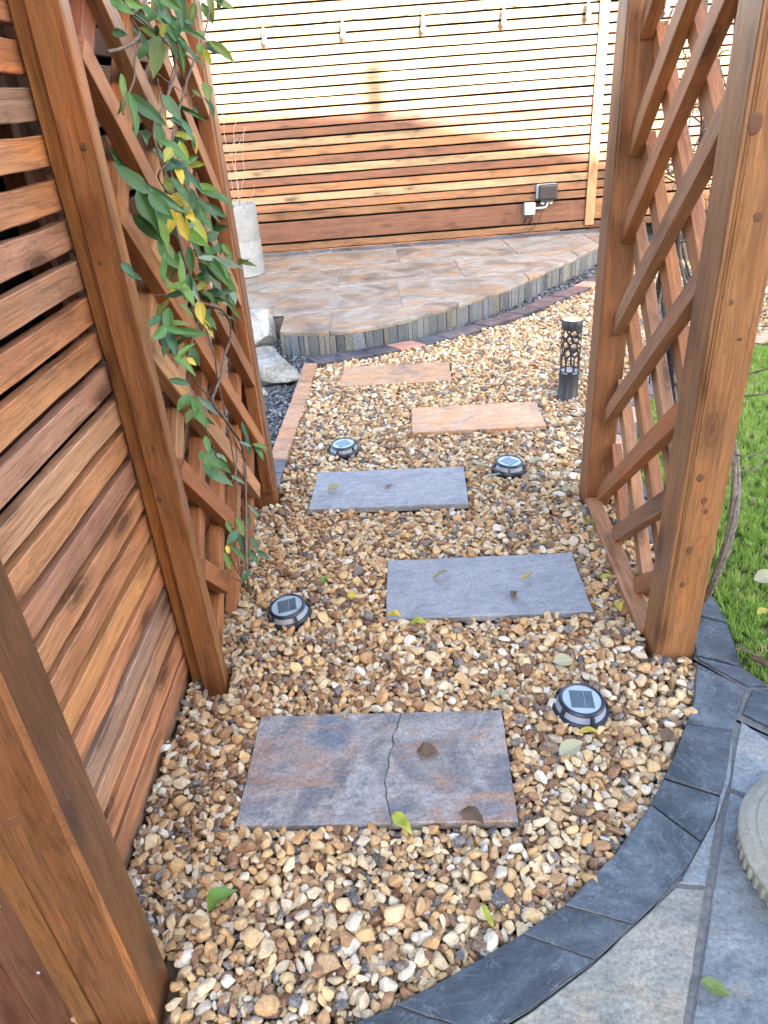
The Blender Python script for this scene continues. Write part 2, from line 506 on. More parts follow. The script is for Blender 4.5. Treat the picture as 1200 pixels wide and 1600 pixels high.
LEAVES = [
(-0.384,1.804,1.547,0.45,-0.31,-0.83,0.19,-0.88,0.43,31,17,"g"),
(-0.355,1.887,1.544,0.02,-0.46,-0.89,0.19,-0.87,0.46,59,32,"d"),
(-0.372,1.467,1.511,0.84,-0.18,-0.52,0.02,-0.94,0.35,34,18,"g"),
(-0.417,1.777,1.523,0.76,0.2,-0.62,0.37,-0.91,0.16,44,19,"b"),
(-0.429,1.944,1.545,0.79,-0.15,-0.59,0.34,-0.7,0.63,55,24,"g"),
(-0.408,2.125,1.541,0.89,-0.01,-0.45,0.09,-0.97,0.2,84,20,"b"),
(-0.374,2.022,1.513,0.94,0.16,-0.31,0.28,-0.87,0.41,87,16,"b"),
(-0.416,1.852,1.461,-0.2,-0.59,-0.78,0.36,-0.79,0.51,75,39,"o"),
(-0.377,2.559,1.501,0.74,0.24,-0.63,0.46,-0.86,0.23,73,32,"o"),
(-0.344,2.073,1.465,0.27,0.23,-0.94,0.1,-0.97,-0.21,29,20,"y"),
(-0.35,2.048,1.511,0.9,0.38,0.22,0.24,-0.85,0.46,24,19,"o"),
(-0.385,2.801,1.646,0.9,0.07,-0.42,0.29,-0.83,0.48,60,26,"o"),
(-0.399,2.608,1.613,-0.03,-0.13,-0.99,0.14,-0.98,0.12,61,26,"o"),
(-0.388,1.975,1.459,0.11,-0.44,-0.89,0.51,-0.75,0.43,57,13,"g"),
(-0.367,2.028,1.467,0.69,0.13,-0.72,0.66,-0.52,0.54,60,11,"b"),
(-0.354,2.048,1.394,0.13,-0.57,-0.81,0.45,-0.69,0.56,37,30,"o"),
(-0.391,2.111,1.391,0.74,-0.16,-0.65,0.23,-0.85,0.47,24,12,"o"),
(-0.347,1.995,1.365,0.48,-0.5,-0.72,0.28,-0.7,0.66,36,7,"b"),
(-0.372,1.496,1.359,0.71,0.26,-0.65,0.47,-0.86,0.18,65,28,"d"),
(-0.387,1.453,1.364,0.19,-0.61,-0.77,0.55,-0.58,0.6,48,17,"g"),
(-0.373,1.715,1.361,0.54,-0.2,-0.82,0.31,-0.85,0.42,49,27,"b"),
(-0.397,2.044,1.349,0.84,0.14,-0.52,0.19,-0.98,0.03,69,12,"g"),
(-0.42,1.545,1.399,-0.02,-0.27,-0.96,0.5,-0.84,0.22,35,14,"L"),
(-0.424,1.767,1.311,0.11,-0.45,-0.89,0.49,-0.75,0.44,38,28,"g"),
(-0.377,1.837,1.32,0.5,-0.54,-0.68,0.3,-0.62,0.72,60,18,"b"),
(-0.389,1.854,1.305,0.91,0.33,-0.24,0.4,-0.83,0.39,34,22,"y"),
(-0.381,1.914,1.286,0.04,-0.27,-0.96,0.33,-0.91,0.27,36,16,"Y"),
(-0.367,1.644,1.284,0.74,-0.09,-0.67,0.4,-0.74,0.54,52,26,"g"),
(-0.375,1.599,1.282,-0.25,-0.82,-0.51,0.52,-0.56,0.65,32,20,"y"),
(-0.373,1.745,1.278,0.35,-0.52,-0.78,0.21,-0.76,0.61,41,18,"y"),
(-0.413,2.045,1.237,0.9,0.41,-0.17,0.33,-0.87,-0.36,41,21,"y"),
(-0.372,1.65,1.241,0.26,-0.32,-0.91,0.6,-0.68,0.42,38,21,"Y"),
(-0.399,1.733,1.261,0.92,0.1,-0.38,0.22,-0.93,0.29,36,20,"g"),
(-0.417,1.968,1.209,0.64,-0.24,-0.73,0.3,-0.8,0.52,78,23,"b"),
(-0.356,1.786,1.548,0.82,-0.05,-0.57,0.09,-0.97,0.21,46,25,"g"),
(-0.418,1.722,1.546,0.79,0.49,-0.37,0.45,-0.87,-0.19,45,24,"L"),
(-0.388,2.204,1.565,-0.4,-0.23,-0.88,0.27,-0.96,0.13,44,24,"o"),
(-0.371,1.83,1.5,0.33,-0.44,-0.83,-0.03,-0.89,0.46,32,17,"g"),
(-0.407,1.932,1.516,-0.72,-0.1,-0.69,-0.11,-0.96,0.26,35,18,"y"),
(-0.379,1.322,1.264,-0.71,0.0,0.7,0.16,-0.97,0.16,56,25,"b"),
(-0.447,1.56,1.253,-0.69,0.1,0.72,0.18,-0.94,0.3,58,16,"c"),
(-0.38,1.527,1.208,0.78,0.0,-0.62,0.08,-0.99,0.1,75,22,"b"),
(-0.42,1.533,1.184,0.38,-0.37,-0.85,0.08,-0.9,0.43,73,33,"g"),
(-0.38,1.481,1.204,0.61,-0.1,-0.78,0.2,-0.94,0.28,42,32,"d"),
(-0.363,1.614,1.209,0.48,0.01,-0.88,0.49,-0.83,0.26,54,21,"b"),
(-0.374,1.627,1.194,0.81,0.04,-0.58,0.36,-0.82,0.44,31,31,"Y"),
(-0.388,1.582,1.193,0.23,-0.41,-0.88,0.17,-0.88,0.45,34,27,"Y"),
(-0.4,1.539,1.144,0.18,-0.14,-0.97,0.55,-0.8,0.22,43,24,"L"),
(-0.394,1.58,1.157,-0.34,-0.42,-0.84,0.28,-0.9,0.34,42,29,"Y"),
(-0.423,1.807,1.119,0.28,-0.38,-0.88,0.19,-0.88,0.44,53,38,"Y"),
(-0.415,1.875,1.135,0.65,-0.32,-0.69,0.12,-0.85,0.51,29,25,"Y"),
(-0.409,1.986,1.117,0.53,-0.28,-0.8,0.36,-0.78,0.51,75,36,"g"),
(-0.405,1.905,1.094,0.44,-0.51,-0.74,0.32,-0.68,0.66,68,29,"y"),
(-0.403,1.838,1.089,0.76,0.08,-0.64,0.3,-0.93,0.24,59,29,"L"),
(-0.405,2.054,1.06,0.84,0.4,0.35,0.29,-0.9,0.33,34,31,"b"),
(-0.386,2.138,1.141,0.91,0.05,-0.42,0.37,-0.56,0.74,77,33,"g"),
(-0.396,2.002,1.132,0.68,-0.13,-0.72,0.48,-0.66,0.57,72,21,"b"),
(-0.394,2.111,1.115,0.76,0.16,-0.63,0.3,-0.95,0.12,60,22,"b"),
(-0.37,1.741,1.189,0.37,-0.42,-0.83,-0.1,-0.91,0.41,31,18,"b"),
(-0.431,1.68,1.074,0.59,-0.16,-0.8,0.13,-0.95,0.28,65,35,"g"),
(-0.37,1.5,1.077,0.13,0.32,0.94,0.55,-0.81,0.2,48,18,"L"),
(-0.434,1.86,1.034,0.14,-0.65,-0.75,0.6,-0.55,0.59,61,23,"g"),
(-0.383,1.83,1.039,-0.88,-0.39,0.28,0.47,-0.6,0.65,43,20,"c"),
(-0.39,2.032,0.992,0.94,-0.11,-0.31,0.12,-0.77,0.63,65,22,"c"),
(-0.354,1.799,1.015,0.43,-0.81,-0.41,-0.16,-0.51,0.84,88,26,"g"),
(-0.397,2.195,0.994,0.49,-0.47,-0.73,0.14,-0.79,0.6,42,24,"L"),
(-0.424,1.335,1.116,0.65,-0.5,-0.58,0.22,-0.61,0.76,27,17,"b"),
(-0.407,1.572,1.169,0.32,-0.61,-0.73,0.34,-0.64,0.69,37,25,"g"),
(-0.394,1.922,1.035,0.35,-0.61,-0.7,0.24,-0.67,0.7,51,21,"g"),
(-0.403,1.556,1.036,-0.98,-0.18,0.11,0.2,-0.65,0.73,37,20,"L"),
(-0.382,1.561,1.02,0.46,-0.63,-0.63,0.27,-0.57,0.77,56,23,"L"),
(-0.422,1.595,1.016,0.1,-0.25,-0.96,0.62,-0.74,0.26,29,15,"Y"),
(-0.389,1.651,1.009,0.33,-0.56,-0.76,0.0,-0.8,0.6,54,21,"c"),
(-0.408,1.875,0.977,0.7,0.56,0.45,0.43,-0.82,0.37,55,21,"y"),
(-0.403,1.993,0.923,1.0,0.04,0.02,0.03,-0.95,0.31,68,26,"b"),
(-0.375,2.044,0.902,0.22,-0.52,-0.83,0.52,-0.66,0.54,45,21,"c"),
(-0.388,2.017,0.888,0.77,0.2,-0.6,0.49,-0.79,0.36,45,21,"c"),
(-0.364,1.959,0.88,0.55,-0.34,-0.76,0.19,-0.84,0.51,64,15,"o"),
(-0.384,1.655,0.953,0.09,-0.57,-0.82,0.1,-0.81,0.58,44,28,"Y"),
(-0.404,1.793,0.88,0.4,-0.39,-0.83,0.2,-0.85,0.5,42,15,"Y"),
(-0.409,1.859,0.879,0.54,-0.4,-0.74,0.27,-0.75,0.6,38,21,"g"),
(-0.415,1.488,0.982,0.0,-0.71,-0.7,0.03,-0.7,0.71,47,25,"g"),
(-0.383,1.298,1.007,-0.63,-0.68,-0.37,0.58,-0.73,0.36,30,20,"g"),
(-0.423,1.509,0.931,0.24,-0.72,-0.65,0.23,-0.61,0.76,66,24,"b"),
(-0.381,1.515,0.945,0.92,0.34,-0.22,0.4,-0.66,0.63,57,23,"g"),
(-0.395,1.496,0.913,0.6,0.63,0.5,-0.05,-0.59,0.8,52,21,"L"),
(-0.373,1.39,0.915,0.73,-0.21,-0.65,0.46,-0.56,0.69,44,19,"L"),
(-0.424,1.679,0.848,0.27,-0.02,-0.96,0.35,-0.93,0.12,45,23,"b"),
(-0.39,1.507,0.886,0.74,-0.19,-0.64,0.41,-0.64,0.65,20,16,"Y"),
(-0.403,1.421,0.827,-0.59,-0.59,-0.56,0.22,-0.78,0.59,36,23,"g"),
(-0.398,1.507,0.771,0.42,-0.39,-0.82,0.39,-0.74,0.55,66,30,"g"),
(-0.433,1.776,0.676,0.7,-0.07,-0.71,0.28,-0.89,0.37,80,21,"c"),
(-0.36,1.861,1.007,0.63,-0.04,-0.78,0.48,-0.76,0.43,57,27,"g"),
(-0.382,2.085,0.981,0.82,0.43,-0.38,0.57,-0.69,0.44,90,26,"c"),
(-0.4,2.487,0.908,0.92,0.07,-0.38,0.19,-0.93,0.3,72,20,"o"),
(-0.354,1.917,0.956,0.53,-0.26,-0.81,0.06,-0.94,0.34,41,21,"g"),
(-0.408,1.946,1.017,0.81,-0.2,-0.56,0.11,-0.87,0.47,43,21,"c"),
(-0.413,2.073,0.43,-0.22,0.74,0.64,-0.01,-0.66,0.75,68,21,"b"),
(-0.364,2.021,0.445,0.89,0.2,-0.41,0.45,-0.54,0.71,54,21,"L"),
(-0.37,2.015,0.427,0.42,-0.61,-0.67,0.17,-0.67,0.72,56,23,"g"),
(-0.383,1.872,0.524,-0.85,-0.0,0.53,0.45,-0.52,0.73,39,17,"c"),
(-0.368,1.838,0.569,0.28,-0.77,-0.58,0.32,-0.5,0.81,60,15,"b"),
(-0.424,1.98,0.91,0.66,0.14,-0.74,0.71,-0.46,0.54,50,22,"g"),
(-0.424,1.876,0.889,-0.4,-0.69,-0.6,0.2,-0.71,0.68,40,21,"b"),
(-0.385,1.415,0.979,0.82,0.43,-0.39,0.58,-0.65,0.5,33,16,"g"),
(-0.401,1.975,0.957,0.38,-0.19,-0.91,0.35,-0.88,0.33,48,22,"c"),
(-0.414,1.599,0.603,0.65,0.09,-0.75,0.67,-0.54,0.52,49,30,"g"),
(-0.406,1.676,0.553,0.61,-0.5,-0.62,-0.04,-0.79,0.61,43,24,"g"),
(-0.398,1.559,0.583,0.79,-0.36,-0.5,-0.03,-0.83,0.55,71,30,"b"),
(-0.435,1.784,0.526,0.79,-0.19,-0.58,0.31,-0.68,0.66,38,22,"c"),
(-0.369,1.641,0.527,0.78,-0.54,-0.33,-0.08,-0.6,0.79,46,16,"c"),
(-0.379,1.421,0.684,0.26,-0.4,-0.88,0.27,-0.84,0.47,27,18,"g"),
(-0.402,1.708,0.346,0.36,-0.66,-0.67,0.33,-0.58,0.75,61,26,"L"),
(-0.412,1.634,0.359,-0.54,-0.76,-0.36,0.45,-0.62,0.64,52,34,"b"),
(-0.417,1.769,0.239,0.34,-0.67,-0.67,0.26,-0.62,0.74,88,34,"b"),
(-0.404,1.628,0.309,0.64,-0.6,-0.48,0.44,-0.24,0.87,69,29,"g"),
(-0.403,1.85,0.195,0.33,-0.42,-0.85,0.47,-0.71,0.53,53,29,"b"),
(-0.359,1.741,0.225,0.82,-0.5,-0.27,0.03,-0.44,0.9,55,22,"b"),
(-0.41,1.847,0.15,0.43,-0.55,-0.72,0.07,-0.77,0.63,58,25,"b"),
(-0.442,1.65,0.272,0.35,-0.63,-0.69,0.35,-0.6,0.72,55,26,"L"),
(-0.414,1.569,0.361,0.26,-0.54,-0.8,0.44,-0.68,0.59,23,18,"Y"),
(-0.406,1.951,0.255,0.53,-0.09,-0.85,0.48,-0.79,0.38,56,21,"c"),
(-0.419,1.895,0.256,0.2,-0.89,-0.42,0.25,-0.36,0.9,58,21,"g"),
(-0.406,1.688,0.198,0.6,0.66,0.46,0.15,-0.65,0.74,44,23,"d"),
(-0.436,1.717,0.343,0.31,-0.63,-0.71,0.23,-0.67,0.7,41,23,"L"),
(-0.371,1.42,0.727,0.14,-0.5,-0.85,0.31,-0.8,0.52,31,17,"g"),
(-0.413,2.139,-0.09,0.62,0.45,-0.64,0.75,-0.58,0.31,77,24,"c"),
]
STEMS = [
(6,[(-0.413,1.716,0.105),(-0.41,1.725,0.214),(-0.403,1.93,0.449),(-0.403,1.821,0.599),(-0.413,1.725,0.705),(-0.408,1.748,0.731),(-0.403,1.811,0.742),(-0.401,1.894,0.771),(-0.399,2.018,0.787),(-0.398,2.051,0.822),(-0.389,1.929,0.889),(-0.405,1.859,0.921),(-0.404,1.755,0.959),(-0.407,1.735,1.003),(-0.406,1.698,1.056)]),
(4,[(-0.418,1.713,0.12),(-0.413,1.732,0.209),(-0.414,1.789,0.262),(-0.404,1.863,0.371),(-0.397,1.864,0.455),(-0.4,1.927,0.445),(-0.4,1.835,0.546),(-0.409,1.85,0.587),(-0.418,1.729,0.714),(-0.416,1.595,0.823),(-0.417,1.59,0.87),(-0.41,1.722,0.916)]),
(3.5,[(-0.427,1.735,0.104),(-0.425,1.692,0.238),(-0.422,1.724,0.325),(-0.415,1.814,0.42),(-0.422,1.873,0.514),(-0.42,1.857,0.727),(-0.415,1.848,0.787),(-0.424,1.85,0.862),(-0.428,1.801,0.896),(-0.427,1.764,0.931),(-0.43,1.778,0.962)]),
(5,[(-0.403,1.687,1.047),(-0.403,1.67,1.113),(-0.41,1.693,1.169),(-0.411,1.747,1.228),(-0.411,1.744,1.254),(-0.406,1.809,1.305),(-0.405,1.881,1.342),(-0.394,1.995,1.406),(-0.39,2.028,1.427),(-0.388,2.189,1.482),(-0.384,2.335,1.536),(-0.372,2.387,1.585),(-0.377,2.501,1.643)]),
(4,[(-0.416,1.705,1.191),(-0.415,1.703,1.244),(-0.414,1.689,1.27),(-0.418,1.695,1.318),(-0.412,1.718,1.345),(-0.411,1.787,1.363),(-0.401,1.835,1.392),(-0.4,1.937,1.436),(-0.395,1.915,1.474),(-0.402,1.846,1.499),(-0.405,1.752,1.514),(-0.411,1.689,1.526),(-0.415,1.655,1.543),(-0.41,1.621,1.551)]),
(5,[(-0.432,1.538,1.455),(-0.426,1.567,1.458),(-0.424,1.68,1.474),(-0.421,1.756,1.496),(-0.428,1.748,1.522),(-0.419,1.755,1.534),(-0.421,1.87,1.563),(-0.421,1.96,1.588)]),
(3.5,[(-0.438,1.821,1.495),(-0.44,1.747,1.45),(-0.44,1.717,1.418),(-0.438,1.619,1.382),(-0.445,1.596,1.356)]),
(2,[(-0.418,1.832,1.429),(-0.404,1.878,1.41),(-0.403,1.982,1.396),(-0.405,2.109,1.386),(-0.402,2.178,1.403)]),
(3,[(-0.434,1.893,1.422),(-0.431,1.88,1.397),(-0.423,1.862,1.371),(-0.417,1.968,1.428),(-0.417,2.076,1.478),(-0.423,2.083,1.503)]),
(3.5,[(-0.412,1.818,1.145),(-0.417,1.733,1.188),(-0.419,1.708,1.206),(-0.425,1.688,1.234),(-0.416,1.678,1.249),(-0.411,1.72,1.258),(-0.411,1.757,1.27),(-0.419,1.789,1.289)]),
(3,[(-0.434,1.745,0.138),(-0.442,1.701,0.233),(-0.435,1.669,0.289),(-0.435,1.748,0.289)]),
(3.5,[(-0.433,1.837,0.047),(-0.443,1.683,0.192),(-0.456,1.631,0.256)]),
(3,[(-0.425,1.804,0.148),(-0.414,1.823,0.204),(-0.418,1.913,0.204),(-0.413,2.013,0.176)]),
(2.5,[(-0.448,1.473,0.661),(-0.441,1.514,0.715),(-0.437,1.543,0.741),(-0.443,1.547,0.759),(-0.438,1.508,0.799)]),
(3,[(-0.433,1.752,0.471),(-0.44,1.759,0.531),(-0.432,1.693,0.625),(-0.438,1.693,0.661)]),
(2.5,[(-0.43,1.786,0.436),(-0.413,1.828,0.462),(-0.423,1.938,0.484),(-0.416,1.896,0.544)]),
(2,[(-0.421,1.829,0.943),(-0.421,1.704,0.993),(-0.432,1.63,1.005),(-0.441,1.497,1.034)]),
]

# ================================================================== THE SETTING
def sheet(name, poly, z, mat, kind='structure', parent=None):
    if area2(poly) < 0: poly = poly[::-1]
    cx = sum(p[0] for p in poly) / len(poly); cy = sum(p[1] for p in poly) / len(poly)
    me = mesh(name, [(p[0] - cx, p[1] - cy, 0) for p in poly], [tuple(range(len(poly)))])
    o = put(name, me, mat, parent, Matrix.Translation((cx, cy, z)))
    if kind and parent is None: o["kind"] = kind
    return o

sheet("ground", [(-80, -80), (80, -80), (80, 120), (-80, 120)], -.075, SOIL)["label"] = "bare soil lying under and around the garden"

# outlines on plan (metres; x to the right, y away from the viewer)
BRICK_FRONT = [(-.325, 4.119), (-.083, 4.169), (.274, 4.281), (.664, 4.508), (1.114, 4.866), (1.701, 5.436), (2.15, 6.0), (2.5, 6.6), (2.72, 7.25)]
BRICK_BACK = [(-.40, 4.258), (-.162, 4.300), (.224, 4.413), (.60, 4.635), (1.045, 4.99), (1.62, 5.55), (2.05, 6.09), (2.39, 6.66), (2.6, 7.25)]
TERR_EDGE = [(-.57, 4.46), (-.44, 4.40), (-.31, 4.368), (-.19, 4.358), (-.07, 4.37), (.09, 4.43), (.258, 4.526), (.44, 4.65), (.62, 4.79), (.83, 4.965), (1.037, 5.16), (1.23, 5.385), (1.43, 5.64), (1.68, 5.93), (1.93, 6.25), (2.16, 6.6), (2.36, 6.95), (2.5, 7.29)]
EDGE_LAWN_IN = [(.80, 1.42), (.86, 1.60), (.875, 1.9), (.895, 2.3), (.95, 2.62), (1.06, 2.95), (1.24, 3.28), (1.52, 3.60), (1.9, 3.88), (2.4, 4.1), (3.2, 4.3)]
EDGE_LAWN_OUT = [(.90, 1.36), (.955, 1.58), (.97, 1.9), (.99, 2.28), (1.045, 2.57), (1.15, 2.87), (1.32, 3.18), (1.58, 3.48), (1.94, 3.75), (2.42, 3.97), (3.2, 4.17)]
EDGE_IN = [(.792, 1.392), (.73, 1.26), (.68, 1.185), (.626, 1.11), (.570, 1.04), (.520, .978), (.409, .872), (.281, .777), (.174, .722), (.049, .667), (-.066, .622), (-.20, .58), (-.34, .545)]
EDGE_OUT = [(.875, 1.285), (.815, 1.205), (.783, 1.161), (.708, 1.031), (.62, .912), (.531, .821), (.415, .742), (.299, .668), (.183, .606), (.06, .555), (-.08, .505), (-.21, .468), (-.36, .435)]

GRAVEL_POLY = ([(-.567, 1.58), (-.595, .9), (-.61, .55), (-.34, .545)] + EDGE_IN[::-1][1:] + EDGE_LAWN_IN + [(4.6, 4.5), (4.6, 7.22)] + BRICK_FRONT[::-1]
               + [(-.367, 3.571), (-.39, 3.117), (-.425, 2.62), (-.425, 2.5), (-.56, 2.5)])
CHIP_POLY = [(-1.6, 2.5), (-.60, 2.5), (-.50, 2.56), (-.47, 3.13), (-.44, 3.6), (-.40, 4.15), (-.41, 4.258), (-.162, 4.300), (.224, 4.413), (.60, 4.635), (1.045, 4.99), (1.62, 5.55), (2.05, 6.09), (2.39, 6.66), (2.6, 7.25), (2.5, 7.25)] + TERR_EDGE[::-1] + [(-.57, 4.82), (-1.6, 4.82)]
LAWN_POLY = EDGE_LAWN_OUT + [(3.6, 4.2), (3.6, .9), (1.2, .95), (1.02, 1.18)]

sheet("gravel_bed", GRAVEL_POLY, -.040, BEDDING)["label"] = "sandy bedding under the golden gravel path"
sheet("slate_chip_bed", CHIP_POLY, -.03, plain("chip_bedding", (.03, .032, .036), .95, .2, var=.4, nscale=70))["label"] = "dark bedding under the slate chippings"

STONES = {  # centre, rotation (deg), half sizes
    's5': ((-.060, 1.142), -4.0, .305, .158), 's4': ((.295, 1.809), -3.5, .306, .156), 's3': ((.028, 2.502), -4.4, .306, .156),
    's2': ((.474, 3.148), -3.6, .308, .150), 's1': ((.127, 3.844), -3.8, .306, .156)}
SOLAR = [(-.312, 1.736), (.448, 1.264), (-.156, 2.886), (.523, 2.587)]
BOLL = (.962, 3.335)
POSTS_CLEAR = [(-.50, 1.48, .05), (-.465, 2.51, .065), (.752, 1.49, .07), (.795, 2.31, .06), (-.515, .68, .07)]

def pebble_mesh(i, faceted=True, sub=3):
    r = random.Random(100 + i)
    bm = bmesh.new()
    bmesh.ops.create_icosphere(bm, subdivisions=sub, radius=1.0)
    off = Vector((r.uniform(0, 90), r.uniform(0, 90), r.uniform(0, 90)))
    planes = []
    for _ in range(r.randint(8, 14) if faceted else 3):
        n = Vector((r.gauss(0, 1), r.gauss(0, 1), r.gauss(0, 1))).normalized()
        planes.append((n, r.uniform(.45, .82)))
    for v in bm.verts:
        p = v.co.copy()
        p *= 1 + .16 * mnoise.noise(p * 1.1 + off)
        for n, d in planes:
            s = p.dot(n)
            if s > d: p -= n * (s - d) * .99
        p *= 1 + .045 * mnoise.noise(p * 3.2 + off)
        v.co = p * 1.24
    me = bpy.data.meshes.new("pebble"); bm.to_mesh(me); bm.free()
    me.polygons.foreach_set("use_smooth", [True] * len(me.polygons))
    me.set_sharp_from_angle(angle=math.radians(26))
    return me

def proto_collection(name, meshes, mat):
    c = bpy.data.collections.new(name)
    for i, me in enumerate(meshes):
        if len(me.materials) == 0: me.materials.append(mat)
        o = bpy.data.objects.new("%s_%02d" % (name, i), me)
        c.objects.link(o)
    return c

def scatter(name, P, R, Sc, rnd, pick, coll, label, cat):
    """one object made of many instanced pieces"""
    me = bpy.data.meshes.new(name)
    n = len(P)
    me.vertices.add(n)
    me.vertices.foreach_set("co", np.asarray(P, np.float32).ravel())
    for nm, typ, key, dat in (("rot", 'FLOAT_VECTOR', "vector", R), ("scl", 'FLOAT_VECTOR', "vector", Sc), ("rnd", 'FLOAT', "value", rnd)):
        a = me.attributes.new(nm, typ, 'POINT'); a.data.foreach_set(key, np.asarray(dat, np.float32).ravel())
    a = me.attributes.new("pick", 'INT', 'POINT'); a.data.foreach_set("value", np.asarray(pick, np.int32))
    me.update()
    o = bpy.data.objects.new(name, me); COL.objects.link(o)
    g = bpy.data.node_groups.new(name + "_nodes", 'GeometryNodeTree')
    g.interface.new_socket("Geometry", in_out='INPUT', socket_type='NodeSocketGeometry')
    g.interface.new_socket("Geometry", in_out='OUTPUT', socket_type='NodeSocketGeometry')
    gi = g.nodes.new("NodeGroupInput"); go = g.nodes.new("NodeGroupOutput")
    iop = g.nodes.new("GeometryNodeInstanceOnPoints")
    ci = g.nodes.new("GeometryNodeCollectionInfo"); ci.inputs[0].default_value = coll; ci.inputs[1].default_value = True; ci.inputs[2].default_value = True
    def na(nm, t):
        x = g.nodes.new("GeometryNodeInputNamedAttribute"); x.data_type = t; x.inputs[0].default_value = nm; return x.outputs[0]
    e2r = g.nodes.new("FunctionNodeEulerToRotation")
    g.links.new(na("rot", 'FLOAT_VECTOR'), e2r.inputs[0])
    g.links.new(gi.outputs[0], iop.inputs["Points"]); g.links.new(ci.outputs[0], iop.inputs["Instance"])
    iop.inputs["Pick Instance"].default_value = True
    g.links.new(na("pick", 'INT'), iop.inputs["Instance Index"]); g.links.new(e2r.outputs[0], iop.inputs["Rotation"]); g.links.new(na("scl", 'FLOAT_VECTOR'), iop.inputs["Scale"])
    g.links.new(iop.outputs[0], go.inputs[0])
    m = o.modifiers.new("scatter", 'NODES'); m.node_group = g
    return tag(o, label, cat, kind='stuff')

def drop(poly, bounds, sizes, per_m2, floor, excl, thin=None, cell=.005, seed=3):
    """let ellipsoid pebbles fall one by one onto a height field so that they pile up"""
    r = np.random.default_rng(seed)
    x0, y0, x1, y1 = bounds
    nx, ny = int((x1 - x0) / cell) + 1, int((y1 - y0) / cell) + 1
    H = np.full((nx, ny), floor, np.float32)
    N = int((x1 - x0) * (y1 - y0) * per_m2)
    X = r.uniform(x0, x1, N); Y = r.uniform(y0, y1, N)
    gx, gy = np.meshgrid(x0 + np.arange(nx) * cell, y0 + np.arange(ny) * cell, indexing='ij')
    allow = in_poly(gx, gy, poly) & excl(gx, gy)
    ok = allow[((X - x0) / cell).astype(int), ((Y - y0) / cell).astype(int)]
    if thin is not None: ok &= r.uniform(0, 1, N) < thin(X, Y)
    X, Y = X[ok], Y[ok]
    N = len(X)
    L = np.clip(np.exp(r.normal(math.log(sizes[0]), sizes[1], N)), sizes[2], sizes[3]) / 2
    A = np.stack([L, L * r.uniform(.55, .92, N), L * r.uniform(.32, .66, N)], 1)
    Z = np.zeros(N)
    JX = r.uniform(-.03, .03, (N, 6)); JY = r.uniform(-.03, .03, (N, 6)); JX[:, 0] = 0; JY[:, 0] = 0
    for i in range(N):
        c = A[i, 2]; rr = (A[i, 0] + A[i, 1]) / 2 * .92
        k = int(rr / cell) + 1
        g = np.arange(-k, k + 1) * cell
        d2 = (g[:, None] ** 2 + g[None, :] ** 2) / (rr * rr)
        msk = d2 < 1
        hh = c * np.sqrt(np.maximum(0, 1 - d2)); hneg = np.where(msk, hh, -9)
        best = None
        for t in range(6):
            px = X[i] + JX[i, t]; py = Y[i] + JY[i, t]
            ix, iy = int((px - x0) / cell), int((py - y0) / cell)
            if ix < k or iy < k or ix + k + 1 >= nx or iy + k + 1 >= ny: continue
            if t and not allow[ix, iy]: continue
            if t and H[ix, iy] > (best[0] if best else 9): continue
            w = H[ix - k:ix + k + 1, iy - k:iy + k + 1]
            z = float((w + hneg).max())
            if best is None or z < best[0]: best = (z, px, py, ix, iy)
        if best is None:
            Z[i] = -9; continue
        z, X[i], Y[i], ix, iy = best
        z -= c * .25
        Z[i] = z
        w = H[ix - k:ix + k + 1, iy - k:iy + k + 1]
        np.maximum(w, z + hneg, out=w)
    m = Z > -5
    return X[m], Y[m], Z[m], A[m], r

def gravel_excl(X, Y):
    ok = np.ones(X.shape, bool)
    for (c, a, hx, hy) in STONES.values():
        t = math.radians(a); dx, dy = X - c[0], Y - c[1]
        u = dx * math.cos(t) + dy * math.sin(t); w = -dx * math.sin(t) + dy * math.cos(t)
        ok &= ~((np.abs(u) < hx + .006) & (np.abs(w) < hy + .006))
    for (sx, sy) in SOLAR: ok &= (X - sx) ** 2 + (Y - sy) ** 2 > .066 ** 2
    for (px, py, h) in POSTS_CLEAR: ok &= ~((np.abs(X - px) < h) & (np.abs(Y - py) < h))
    ok &= (X - BOLL[0]) ** 2 + (Y - BOLL[1]) ** 2 > .055 ** 2
    return ok

